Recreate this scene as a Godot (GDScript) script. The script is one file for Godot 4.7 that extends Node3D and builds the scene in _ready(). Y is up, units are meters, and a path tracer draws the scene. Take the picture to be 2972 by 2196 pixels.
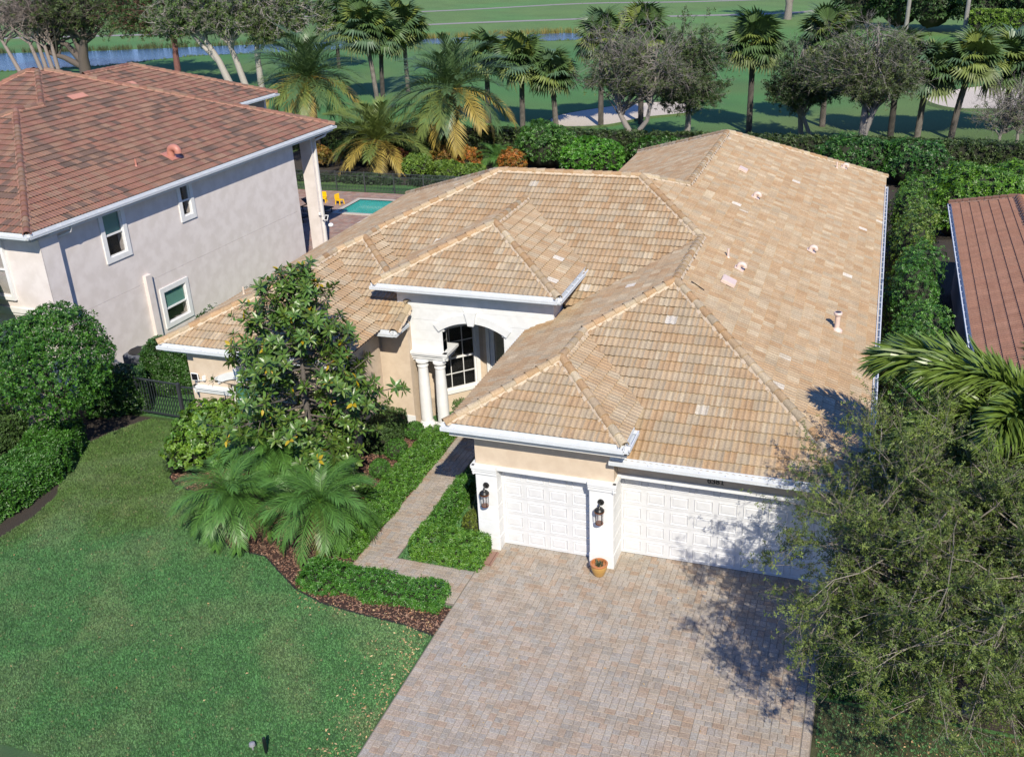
extends Node3D

# ---------------------------------------------------------------- mesh builder
# Quads and triangles are given counter-clockwise as seen from outside.
class MB:
	var v := PackedVector3Array()
	var n := PackedVector3Array()
	var c := PackedColorArray()
	var ix := PackedInt32Array()
	var col := Color(1, 1, 1)

	func vert(p: Vector3, nn: Vector3) -> int:
		v.append(p)
		n.append(nn)
		c.append(col)
		return v.size() - 1

	func face(a: int, b: int, d: int) -> void:
		ix.append(a)
		ix.append(d)
		ix.append(b)

	func tri(a: Vector3, b: Vector3, d: Vector3) -> void:
		var nn := (b - a).cross(d - a).normalized()
		face(vert(a, nn), vert(b, nn), vert(d, nn))

	func quad(a: Vector3, b: Vector3, d: Vector3, e: Vector3) -> void:
		var nn := (d - a).cross(e - b).normalized()
		var i := vert(a, nn)
		vert(b, nn)
		vert(d, nn)
		vert(e, nn)
		face(i, i + 1, i + 2)
		face(i, i + 2, i + 3)

	func poly(p: Array) -> void:
		for i in range(1, p.size() - 1):
			tri(p[0], p[i], p[i + 1])

	func box(ctr: Vector3, size: Vector3, b := Basis()) -> void:
		var x := b.x * size.x * 0.5
		var y := b.y * size.y * 0.5
		var z := b.z * size.z * 0.5
		quad(ctr - x - y + z, ctr + x - y + z, ctr + x + y + z, ctr - x + y + z)
		quad(ctr + x - y - z, ctr - x - y - z, ctr - x + y - z, ctr + x + y - z)
		quad(ctr + x - y + z, ctr + x - y - z, ctr + x + y - z, ctr + x + y + z)
		quad(ctr - x - y - z, ctr - x - y + z, ctr - x + y + z, ctr - x + y - z)
		quad(ctr - x + y + z, ctr + x + y + z, ctr + x + y - z, ctr - x + y - z)
		quad(ctr - x - y - z, ctr + x - y - z, ctr + x - y + z, ctr - x - y + z)

	func mm(lo: Vector3, hi: Vector3) -> void:
		box((lo + hi) * 0.5, hi - lo)

	# a box with chamfered edges all round
	func cbox(lo: Vector3, hi: Vector3, e: float) -> void:
		var ctr := (lo + hi) * 0.5
		var h := (hi - lo) * 0.5
		var q := h - Vector3(e, e, e)
		for s in [-1.0, 1.0]:
			var a: float = s
			_q(ctr, [Vector3(-q.x, -q.y, h.z * a), Vector3(q.x, -q.y, h.z * a), Vector3(q.x, q.y, h.z * a), Vector3(-q.x, q.y, h.z * a)], Vector3(0, 0, a))
			_q(ctr, [Vector3(h.x * a, -q.y, -q.z), Vector3(h.x * a, q.y, -q.z), Vector3(h.x * a, q.y, q.z), Vector3(h.x * a, -q.y, q.z)], Vector3(a, 0, 0))
			_q(ctr, [Vector3(-q.x, h.y * a, -q.z), Vector3(-q.x, h.y * a, q.z), Vector3(q.x, h.y * a, q.z), Vector3(q.x, h.y * a, -q.z)], Vector3(0, a, 0))
			for t in [-1.0, 1.0]:
				var d: float = t
				_q(ctr, [Vector3(h.x * a, q.y * d, -q.z), Vector3(h.x * a, q.y * d, q.z), Vector3(q.x * a, h.y * d, q.z), Vector3(q.x * a, h.y * d, -q.z)], Vector3(a, d, 0))
				_q(ctr, [Vector3(h.x * a, -q.y, q.z * d), Vector3(h.x * a, q.y, q.z * d), Vector3(q.x * a, q.y, h.z * d), Vector3(q.x * a, -q.y, h.z * d)], Vector3(a, 0, d))
				_q(ctr, [Vector3(-q.x, h.y * a, q.z * d), Vector3(q.x, h.y * a, q.z * d), Vector3(q.x, q.y * a, h.z * d), Vector3(-q.x, q.y * a, h.z * d)], Vector3(0, a, d))

	func _q(ctr: Vector3, p: Array, out: Vector3) -> void:
		var a: Vector3 = p[0]
		var b: Vector3 = p[1]
		var d: Vector3 = p[2]
		var e: Vector3 = p[3]
		if (b - a).cross(d - a).dot(out) >= 0:
			quad(ctr + a, ctr + b, ctr + d, ctr + e)
		else:
			quad(ctr + a, ctr + e, ctr + d, ctr + b)

	# a rectangular bar from a to b, w wide and h high about the up direction
	func bar(a: Vector3, b: Vector3, w: float, h: float, up := Vector3.UP) -> void:
		var z := (b - a).normalized()
		var x := up.cross(z)
		x = Vector3.RIGHT if x.length() < 0.01 else x.normalized()
		box((a + b) * 0.5, Vector3(w, h, (b - a).length()), Basis(x, z.cross(x), z))

	func tube(p: Array, r: Array, sides: int, cap := true) -> void:
		var x := Vector3.ZERO
		var first := v.size()
		for i in p.size():
			var a: Vector3 = p[maxi(i - 1, 0)]
			var b: Vector3 = p[mini(i + 1, p.size() - 1)]
			var t := (b - a).normalized()
			if x == Vector3.ZERO:
				x = t.cross(Vector3.FORWARD if absf(t.z) < 0.9 else Vector3.RIGHT).normalized()
			x = (x - t * x.dot(t)).normalized()
			var y := t.cross(x)
			for k in sides:
				var w := TAU * k / sides
				var o := x * cos(w) + y * sin(w)
				var rr: float = r[i]
				var pp: Vector3 = p[i]
				vert(pp + o * rr, o)
			if i:
				for k in sides:
					var k2 := (k + 1) % sides
					var s := first + (i - 1) * sides
					face(s + k, s + k2, s + sides + k2)
					face(s + k, s + sides + k2, s + sides + k)
		if cap:
			for e in [0, p.size() - 1]:
				var ee: int = e
				var q: Vector3 = p[ee]
				var pr: Vector3 = p[1] if ee == 0 else p[ee - 1]
				var nn := (q - pr).normalized()
				var m := vert(q, nn)
				for k in sides:
					var i1 := vert(v[first + ee * sides + k], nn)
					var i2 := vert(v[first + ee * sides + (k + 1) % sides], nn)
					if ee == 0:
						face(m, i2, i1)
					else:
						face(m, i1, i2)

	# profile of Vector2(radius, height), from the bottom up
	func lathe(prof: Array, sides: int, at := Vector3.ZERO) -> void:
		for i in prof.size() - 1:
			var a: Vector2 = prof[i]
			var b: Vector2 = prof[i + 1]
			var d := (b - a)
			var nr := Vector2(d.y, -d.x).normalized()
			var f := v.size()
			for k in sides + 1:
				var w := TAU * k / sides
				var o := Vector3(cos(w), 0, sin(w))
				var nn := o * nr.x + Vector3(0, nr.y, 0)
				vert(at + o * a.x + Vector3(0, a.y, 0), nn)
				vert(at + o * b.x + Vector3(0, b.y, 0), nn)
			for k in sides:
				face(f + 2 * k, f + 2 * k + 1, f + 2 * k + 3)
				face(f + 2 * k, f + 2 * k + 3, f + 2 * k + 2)

	# a lumpy ellipsoid
	func lump(ctr: Vector3, r: Vector3, rings: int, sides: int, noise: FastNoiseLite, amp: float, flat := -1.0) -> void:
		var f := v.size()
		for i in rings + 1:
			var a := PI * i / rings
			for k in sides + 1:
				var w := TAU * (k % sides) / sides
				var o := Vector3(sin(a) * cos(w), cos(a), sin(a) * sin(w))
				var g := 1.0 + amp * noise.get_noise_3dv(o * 60.0 + ctr * 20.0)
				var p := ctr + o * r * g
				if flat > -1.0:
					p.y = maxf(p.y, flat)
				vert(p, (o / r).normalized())
		for i in rings:
			for k in sides:
				var s := f + i * (sides + 1) + k
				face(s, s + 1, s + sides + 2)
				face(s, s + sides + 2, s + sides + 1)

	func add(m: MB, t: Transform3D) -> void:
		var f := v.size()
		for i in m.v.size():
			v.append(t * m.v[i])
			n.append((t.basis * m.n[i]).normalized())
			c.append(m.c[i])
		for i in m.ix:
			ix.append(f + i)

	func mesh() -> ArrayMesh:
		var a := []
		a.resize(Mesh.ARRAY_MAX)
		a[Mesh.ARRAY_VERTEX] = v
		a[Mesh.ARRAY_NORMAL] = n
		a[Mesh.ARRAY_COLOR] = c
		a[Mesh.ARRAY_INDEX] = ix
		var m := ArrayMesh.new()
		m.add_surface_from_arrays(Mesh.PRIMITIVE_TRIANGLES, a)
		return m


# places of many small copies, e.g. leaves
class Many:
	var t: Array[Transform3D] = []
	var c: Array[Color] = []

	func put(x: Transform3D, k: Color) -> void:
		t.append(x)
		c.append(k)


var rng := RandomNumberGenerator.new()
var M := {}
var nz := FastNoiseLite.new()
var cam: Camera3D


func rf(a: float, b: float) -> float:
	return rng.randf_range(a, b)


func rv() -> Vector3:
	while true:
		var p := Vector3(rf(-1, 1), rf(-1, 1), rf(-1, 1))
		if p.length_squared() < 1.0 and p.length_squared() > 0.01:
			return p.normalized()
	return Vector3.UP


func pick(a: Array) -> Variant:
	return a[rng.randi() % a.size()]


func lin(r: float, g: float, b: float) -> Color:
	return Color(r, g, b)


# a colour given in linear values, as a plain material
func plain(key: String, c: Color, rough := 0.8, extra := {}) -> StandardMaterial3D:
	var m := StandardMaterial3D.new()
	m.resource_name = key
	m.albedo_color = c.linear_to_srgb()
	m.roughness = rough
	for k in extra:
		m.set(k, extra[k])
	M[key] = m
	return m


# a material whose colour is in the vertices
func tinted(key: String, rough := 0.8, extra := {}) -> StandardMaterial3D:
	var e := extra.duplicate()
	e["vertex_color_use_as_albedo"] = true
	return plain(key, Color(1, 1, 1), rough, e)


func noise_image(size: int, freq: float, oct: int, sd: int, c0: Color, c1: Color, lo := 0.0, hi := 1.0) -> ImageTexture:
	var f := FastNoiseLite.new()
	f.seed = sd
	f.frequency = freq
	f.fractal_octaves = oct
	f.fractal_gain = 0.55
	f.noise_type = FastNoiseLite.TYPE_SIMPLEX
	var g := f.get_seamless_image(size, size)
	g.convert(Image.FORMAT_L8)
	var d := g.get_data()
	var o := PackedByteArray()
	o.resize(size * size * 3)
	for i in size * size:
		var t := clampf((d[i] / 255.0 - lo) / (hi - lo), 0.0, 1.0)
		var k := c0.lerp(c1, t)
		o[i * 3] = int(k.r * 255.0)
		o[i * 3 + 1] = int(k.g * 255.0)
		o[i * 3 + 2] = int(k.b * 255.0)
	return ImageTexture.create_from_image(Image.create_from_data(size, size, false, Image.FORMAT_RGB8, o))


func tri_tex(m: StandardMaterial3D, tex: Texture2D, per_m: float, bump: Texture2D = null, bump_cm := 0.5) -> void:
	m.albedo_texture = tex
	m.uv1_triplanar = true
	m.uv1_world_triplanar = true
	m.uv1_scale = Vector3(per_m, per_m, per_m)
	if bump:
		m.heightmap_enabled = true
		m.heightmap_texture = bump
		m.heightmap_scale = bump_cm


# ---------------------------------------------------------------- scene tree
func tag(o: Node3D, label: String, category := "", group := "", kind := "") -> Node3D:
	if label:
		o.set_meta("label", label)
	if category:
		o.set_meta("category", category)
	if group:
		o.set_meta("group", group)
	if kind:
		o.set_meta("kind", kind)
	return o


var count := {}


func numbered(s: String) -> String:
	count[s] = count.get(s, -1) + 1
	return s if count[s] == 0 else "%s_%03d" % [s, count[s]]


func base(called: String, at := Vector3.ZERO, turn := 0.0) -> Node3D:
	var o := Node3D.new()
	o.name = numbered(called)
	add_child(o)
	o.position = at
	o.rotation.y = turn
	return o


func put(called: String, mesh: Mesh, mat: Material, parent: Node = self, at := Transform3D()) -> MeshInstance3D:
	var o := MeshInstance3D.new()
	if parent == self:
		o.name = numbered(called)
	else:
		var k: Dictionary = parent.get_meta("n") if parent.has_meta("n") else {}
		k[called] = k.get(called, -1) + 1
		parent.set_meta("n", k)
		o.name = called if k[called] == 0 else "%s_%03d" % [called, k[called]]
	o.mesh = mesh
	o.material_override = mat
	o.transform = at
	parent.add_child(o)
	return o


func built(called: String, m: MB, mat: Material, parent: Node = self) -> MeshInstance3D:
	return put(called, m.mesh(), mat, parent)


func many(called: String, mesh: Mesh, mat: Material, l: Many, parent: Node = self, stuff := true) -> MultiMeshInstance3D:
	var mm := MultiMesh.new()
	mm.transform_format = MultiMesh.TRANSFORM_3D
	mm.use_colors = true
	mm.mesh = mesh
	mm.instance_count = l.t.size()
	for i in l.t.size():
		mm.set_instance_transform(i, l.t[i])
		mm.set_instance_color(i, l.c[i])
	var o := MultiMeshInstance3D.new()
	o.name = numbered(called) if parent == self else called
	o.multimesh = mm
	o.material_override = mat
	parent.add_child(o, true)
	if stuff:
		o.set_meta("kind", "stuff")
	return o


func setting(called: String, m: MB, mat: Material) -> MeshInstance3D:
	var o := built(called, m, mat)
	o.set_meta("kind", "structure")
	return o


# a basis whose y is nn and whose z is as near d as that allows
func facing(nn: Vector3, d: Vector3) -> Basis:
	var z := d - nn * d.dot(nn)
	if z.length_squared() < 0.0001:
		z = nn.cross(Vector3(0.3, 0.5, 0.8))
	z = z.normalized()
	return Basis(nn.cross(z), nn, z)

# ---------------------------------------------------------------- tiled roofs
const TW := 0.305   # exposed width of a tile (two waves)
const TE := 0.345   # exposed length of a course
const STRIPS := 12


func wave(u: float) -> float:
	# double S profile: broad rolls with a narrower pan between them
	var w := cos(u / TW * 2.0 * TAU)
	return 0.0125 * (w + 0.15 * w * w)


func wave_slope(u: float) -> float:
	return (wave(u + 0.002) - wave(u - 0.002)) / 0.004


func tile_colors(pal: Array) -> Array:
	# one colour per strip edge: a body colour with streaks of the others
	var mean := Color(0, 0, 0)
	for q in pal:
		mean += (q as Color) / pal.size()
	var a: Color = mean.lerp(pick(pal), 0.8)
	var b: Color = pick(pal)
	var d: Color = pick(pal)
	var out := []
	var f := rf(0.95, 1.05)
	var bias := rf(-0.1, 0.5)
	for i in STRIPS + 1:
		var k := a.lerp(b if rng.randf() < 0.6 else d, clampf(bias + rf(-0.45, 0.45), 0.0, 0.9)) * f * rf(0.95, 1.05)
		k.a = 1
		out.append(k)
	return out


func whole_tile(m: MB, cols: Array, t: Transform3D, wild := 0.0) -> void:
	# local axes: x along the eave, y off the roof, -z up the slope
	var f := m.v.size()
	var lift := 0.044 + wild
	for row in 2:
		for i in STRIPS + 1:
			var u: float = TW * i / STRIPS
			m.col = cols[i]
			var y := wave(u) + (lift if row == 0 else 0.004)
			var z := 0.0 if row == 0 else -(TE + 0.06)
			m.vert(t * Vector3(u, y, z), (t.basis * Vector3(-wave_slope(u), 1, -0.09)).normalized())
	for i in STRIPS + 1:
		var u2: float = TW * i / STRIPS
		m.col = cols[i]
		m.vert(t * Vector3(u2, wave(u2) + lift, 0), t.basis.z)
		m.vert(t * Vector3(u2, wave(u2) + lift - 0.012, 0), t.basis.z)
	for i in STRIPS:
		m.face(f + i, f + i + 1, f + STRIPS + 2 + i)
		m.face(f + i, f + STRIPS + 2 + i, f + STRIPS + 1 + i)
		var g := f + 2 * (STRIPS + 1) + 2 * i
		m.face(g, g + 1, g + 3)
		m.face(g, g + 3, g + 2)


func clip(p: PackedVector2Array, poly: PackedVector2Array) -> PackedVector2Array:
	# Sutherland-Hodgman against a convex, counter-clockwise polygon
	for i in poly.size():
		var a := poly[i]
		var d := poly[(i + 1) % poly.size()] - a
		var o := PackedVector2Array()
		for k in p.size():
			var q := p[k]
			var r := p[(k + 1) % p.size()]
			var s1 := d.cross(q - a)
			var s2 := d.cross(r - a)
			if s1 >= 0:
				o.append(q)
			if (s1 >= 0) != (s2 >= 0):
				o.append(q + (r - q) * (s1 / (s1 - s2)))
		p = o
		if p.size() < 3:
			return p
	return p


# One slope of a roof, given by convex pieces (points counter-clockwise as seen from above) in the axes of its building.
# Whole tiles go to «whole» as places, cut ones are built into «cut».
func slope(pieces: Array, pal: Array, whole: Array, cut: MB, deck: MB, odd := [], odd_share := 0.0, jitter := 0.0) -> void:
	var p0: Array = pieces[0]
	var nn := Vector3.ZERO
	for i in range(1, p0.size() - 1):
		nn += ((p0[i] as Vector3) - p0[0]).cross((p0[i + 1] as Vector3) - p0[0])
	nn = nn.normalized()
	if nn.y < 0:
		nn = -nn
		for pc in pieces:
			(pc as Array).reverse()
	var up := (Vector3.UP - nn * nn.y).normalized()
	var ex := up.cross(nn)          # along the eave, up-slope is to its left seen from above
	var o: Vector3 = p0[0]
	for pc in pieces:
		for p in pc:
			if (p as Vector3).y < o.y:
				o = p
	var xf := Transform3D(Basis(ex, nn, -up), o)
	var inv := xf.affine_inverse()
	for pc in pieces:
		var flat := PackedVector2Array()
		var lo := Vector2(1e9, 1e9)
		var hi := Vector2(-1e9, -1e9)
		var dk := []
		for p in pc:
			var q: Vector3 = inv * (p as Vector3)
			flat.append(Vector2(q.x, -q.z))
			lo = lo.min(Vector2(q.x, -q.z))
			hi = hi.max(Vector2(q.x, -q.z))
			dk.append((p as Vector3) - nn * 0.03)
		deck.poly(dk)
		if Geometry2D.is_polygon_clockwise(flat):
			flat.reverse()
		for r in range(floori(lo.y / TE - 0.01), ceili(hi.y / TE)):
			var off := 0.0 if r % 2 == 0 else TW * 0.5
			for k in range(floori((lo.x - off) / TW), ceili((hi.x - off) / TW)):
				var u0: float = k * TW + off
				var v0 := r * TE
				var inside := true
				for q in [Vector2(u0, v0), Vector2(u0 + TW, v0), Vector2(u0 + TW, v0 + TE), Vector2(u0, v0 + TE)]:
					for i in flat.size():
						if (flat[(i + 1) % flat.size()] - flat[i]).cross(q - flat[i]) < -0.004:
							inside = false
							break
					if not inside:
						break
				var pl: Array = odd if odd_share > 0.0 and rng.randf() < odd_share * (1.0 if odd_share < 0.05 else clampf(1.0 + 6.0 * nz.get_noise_2d(u0 * 9.0 + o.z, v0 * 9.0), 0.1, 4.0)) else pal
				if inside:
					var b := Basis()
					if jitter > 0.0:
						b = Basis(Vector3.UP, rf(-jitter, jitter))
					whole.append([xf * Transform3D(b, Vector3(u0, 0, -v0)), pl])
					continue
				rng.seed = hash(Vector3i(r, k, int(o.x * 100.0)))
				var cols := tile_colors(pl)
				for i in STRIPS:
					var a: float = u0 + TW * i / STRIPS
					var bb: float = a + TW / STRIPS
					var pp := clip(PackedVector2Array([Vector2(a, v0), Vector2(bb, v0), Vector2(bb, v0 + TE), Vector2(a, v0 + TE)]), flat)
					if pp.size() < 3:
						continue
					var f := cut.v.size()
					for q in pp:
						var h := wave(q.x - u0) + 0.044 - 0.040 * (q.y - v0) / (TE + 0.06)
						cut.col = cols[i] if q.x - a < 0.5 * TW / STRIPS else cols[i + 1]
						cut.vert(xf * Vector3(q.x, h, -q.y), (xf.basis * Vector3(-wave_slope(q.x - u0), 1, -0.09)).normalized())
					for i2 in range(1, pp.size() - 1):
						cut.face(f, f + i2, f + i2 + 1)
					# the open front edge of the course
					for j in pp.size():
						var q1 := pp[j]
						var q2 := pp[(j + 1) % pp.size()]
						if absf(q1.y - v0) < 0.001 and absf(q2.y - v0) < 0.001:
							var h1 := wave(q1.x - u0) + 0.044
							var h2 := wave(q2.x - u0) + 0.044
							cut.quad(xf * Vector3(q1.x, h1 - 0.012, -v0), xf * Vector3(q2.x, h2 - 0.012, -v0), xf * Vector3(q2.x, h2, -v0), xf * Vector3(q1.x, h1, -v0))

	rng.seed = 6381 + whole.size()


# (the generator goes on from a number of its own)
# Puts the collected whole tiles down: the largest in view as parts, all others joined.
func lay_tiles(roof: Node3D, whole: Array, cut: MB, pal_list: Array, most: int, world: Transform3D) -> void:
	var eye := world.affine_inverse() * cam.position
	var fwd := world.basis.inverse() * (-cam.basis.z)
	for w in whole:
		var p: Vector3 = (w[0] as Transform3D).origin
		var d := (p - eye).length()
		var cosn := ((w[0] as Transform3D).basis.y).dot((eye - p).normalized())
		var s := cosn / (d * d)
		if fwd.dot((p - eye) / d) < 0.86:
			s *= 0.001
		w.append(s)
	whole.sort_custom(func(a, b): return a[2] > b[2])
	var kinds := {}
	for pl in pal_list:
		var l := []
		for i in 14:
			var m := MB.new()
			whole_tile(m, tile_colors(pl), Transform3D())
			l.append(m.mesh())
		kinds[pl] = l
	for i in whole.size():
		var w: Array = whole[i]
		if i < most:
			put("tile", pick(kinds[w[1]]), M.tile, roof, w[0])
		else:
			whole_tile(cut, tile_colors(w[1]), w[0])
	var rest := built("joined_tiles", cut, M.tile, roof)
	rest.set_meta("kind", "stuff")


# barrel tiles along a hip or ridge, from the lower end to the upper
func caps(roof: Node3D, a: Vector3, b: Vector3, pal: Array, mortar: MB, mcol: Color, r := 0.125) -> void:
	var l := (b - a).length()
	var d := (b - a) / l
	var x := d.cross(Vector3.UP).normalized()
	var y := x.cross(d)
	var nmb := maxi(1, roundi(l / 0.36))
	var step := l / nmb
	for i in nmb:
		var m := MB.new()
		var k: Color = pick(pal) * rf(0.9, 1.08)
		k.a = 1
		m.col = k
		var s := 10
		for e in 2:
			var rr := r * (1.0 if e == 0 else 0.86)
			var z: float = (-0.03 if e == 0 else step + 0.03)
			for q in s + 1:
				var w := PI * (q - 0.6) / (s - 1.2)
				var nn := (x * cos(w) + y * sin(w))
				m.vert(d * z + nn * rr + y * (0.03 if e == 0 else 0.012), nn)
		for q in s:
			m.face(q, s + 1 + q, s + 2 + q)
			m.face(q, s + 2 + q, q + 1)
		# thick lower rim
		for q in s:
			var w1 := PI * (q - 0.6) / (s - 1.2)
			var w2 := PI * (q + 0.4) / (s - 1.2)
			var n1 := (x * cos(w1) + y * sin(w1))
			var n2 := (x * cos(w2) + y * sin(w2))
			var o := d * -0.03 + y * 0.03
			m.quad(o + n1 * (r - 0.02), o + n1 * r, o + n2 * r, o + n2 * (r - 0.02))
		put("ridge_tile", m.mesh(), M.tile, roof, Transform3D(Basis(), a + d * (i * step)))
	mortar.col = mcol
	var seg := maxi(2, int(l / 0.16))
	for s in [-1.0, 1.0]:
		var sd: float = s
		for i in seg:
			var w0 := r + 0.035 + 0.025 * sin(i * 2.7 + l)
			var p := a + d * (l * i / seg)
			var q := a + d * (l * (i + 1) / seg)
			var t1 := x * sd * (r - 0.03) + y * 0.055
			var t2 := x * sd * w0 - y * 0.02
			if sd > 0:
				mortar.quad(p + t1, p + t2, q + t2, q + t1)
			else:
				mortar.quad(p + t1, q + t1, q + t2, p + t2)


# an open box gutter from a to b; «out» points away from the house
func gutter(m: MB, a: Vector3, b: Vector3, out: Vector3, ends := 3) -> void:
	var up := Vector3.UP
	var f := 0.13
	var h := 0.09
	var t := 0.012
	var d := (b - a).normalized()
	# a and b run along the top outer edge
	var back := -out * f
	m.col = Color(0.70, 0.735, 0.755)
	m.col = Color(0.46, 0.50, 0.53)
	m.bar(a - up * h + back * 0.5, b - up * h + back * 0.5, f, t)
	m.col = Color(0.66, 0.69, 0.71)
	for k in 3:
		# stepped face, as the moulded front of the gutter
		m.bar(a - up * (h * (k + 0.5) / 3.0) - out * (0.008 + 0.012 * k), b - up * (h * (k + 0.5) / 3.0) - out * (0.008 + 0.012 * k), 0.016, h / 3.0 + 0.003)
	m.bar(a - out * 0.012 + up * 0.004, b - out * 0.012 + up * 0.004, 0.03, 0.012)
	m.bar(a + back - up * (h * 0.5 - 0.035), b + back - up * (h * 0.5 - 0.035), 0.02, h + 0.1)
	var l := (b - a).length()
	var i := 0.35
	while i < l:
		m.bar(a + d * i, a + d * i + back, 0.02, 0.012)
		i += 0.62
	for e in 2:
		if ends & (1 << e):
			var p := a if e == 0 else b
			m.bar(p - up * (h * 0.5) - out * 0.004, p - up * (h * 0.5) + back, 0.014, h)

# ---------------------------------------------------------------- ground
func smooth(a: float, b: float, x: float) -> float:
	return smoothstep(a, b, x)


func turf(x: float, z: float) -> Color:
	var g := Color(0.078, 0.215, 0.054)
	var big := nz.get_noise_2d(x * 0.9, z * 0.9)
	var mid := nz.get_noise_2d(x * 5.0 + 300.0, z * 5.0)
	# rough by the hedge and under the palms is paler and drier
	var dry := smooth(-74.0, -58.0, z) * smooth(-14.0, 4.0, x)
	g = g.lerp(Color(0.12, 0.18, 0.055), 0.8 * dry)
	# beyond the water the course is lighter
	g = g.lerp(Color(0.125, 0.27, 0.07), smooth(-100.0, -132.0, z))
	g = g.lerp(Color(0.17, 0.21, 0.06), clampf(big * 0.8 + 0.1 + 0.3 * smooth(-112, -122, z), 0.0, 0.45))
	return g * (1.0 + 0.22 * mid)


func sheet(m: MB, poly: PackedVector2Array, y: float) -> void:
	var t := Geometry2D.triangulate_polygon(poly)
	for i in range(0, t.size(), 3):
		var a := poly[t[i]]
		var b := poly[t[i + 1]]
		var d := poly[t[i + 2]]
		if (b - a).cross(d - a) > 0:
			var s := b
			b = d
			d = s
		m.tri(Vector3(a.x, y, a.y), Vector3(b.x, y, b.y), Vector3(d.x, y, d.y))


func ring(p: Array, seg := 6) -> PackedVector2Array:
	# a smooth closed line through the points
	var o := PackedVector2Array()
	for i in p.size():
		var a: Vector2 = p[(i + p.size() - 1) % p.size()]
		var b: Vector2 = p[i]
		var d: Vector2 = p[(i + 1) % p.size()]
		var e: Vector2 = p[(i + 2) % p.size()]
		for k in seg:
			o.append(b.cubic_interpolate(d, a, e, float(k) / seg))
	return o


func grid(m: MB, x0: float, x1: float, z0: float, z1: float, step: float, y: float, f: Callable) -> void:
	var nx := int(ceil((x1 - x0) / step))
	var nz2 := int(ceil((z1 - z0) / step))
	var s := m.v.size()
	for i in nx + 1:
		for k in nz2 + 1:
			var x := lerpf(x0, x1, float(i) / nx)
			var z := lerpf(z0, z1, float(k) / nz2)
			m.col = f.call(x, z)
			m.vert(Vector3(x, y, z), Vector3.UP)
	for i in nx:
		for k in nz2:
			var a := s + i * (nz2 + 1) + k
			m.face(a, a + 1, a + nz2 + 2)
			m.face(a, a + nz2 + 2, a + nz2 + 1)


func lawn_color(x: float, z: float) -> Color:
	var big := nz.get_noise_2d(x * 6.0, z * 6.0)
	var fine := nz.get_noise_2d(x * 30.0 + 77.0, z * 30.0)
	var g := Color(0.082, 0.232, 0.066)
	# the far side, by the hedge and the gate, is a yellower grass
	var line := z + 0.42 * (x + 9.0) + big * 1.2
	g = g.lerp(Color(0.095, 0.175, 0.028), 0.85 * (1.0 - smooth(0.4, 2.6, line)))
	g = g.lerp(Color(0.15, 0.23, 0.09), clampf(big * 1.3, 0.0, 0.5))
	g = g.lerp(Color(0.20, 0.25, 0.10), 0.35 * clampf(nz.get_noise_2d(x * 11.0 + 50.0, z * 11.0) * 2.0 - 0.25, 0.0, 1.0))
	return g * (1.0 + 0.25 * fine + 0.08 * big)


var beds: Array[PackedVector2Array] = []
var paved: Array[Rect2] = []


func on_grass(x: float, z: float) -> bool:
	for b in beds:
		if Geometry2D.is_point_in_polygon(Vector2(x, z), b):
			return false
	for r in paved:
		if r.has_point(Vector2(x, z)):
			return false
	return true


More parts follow.
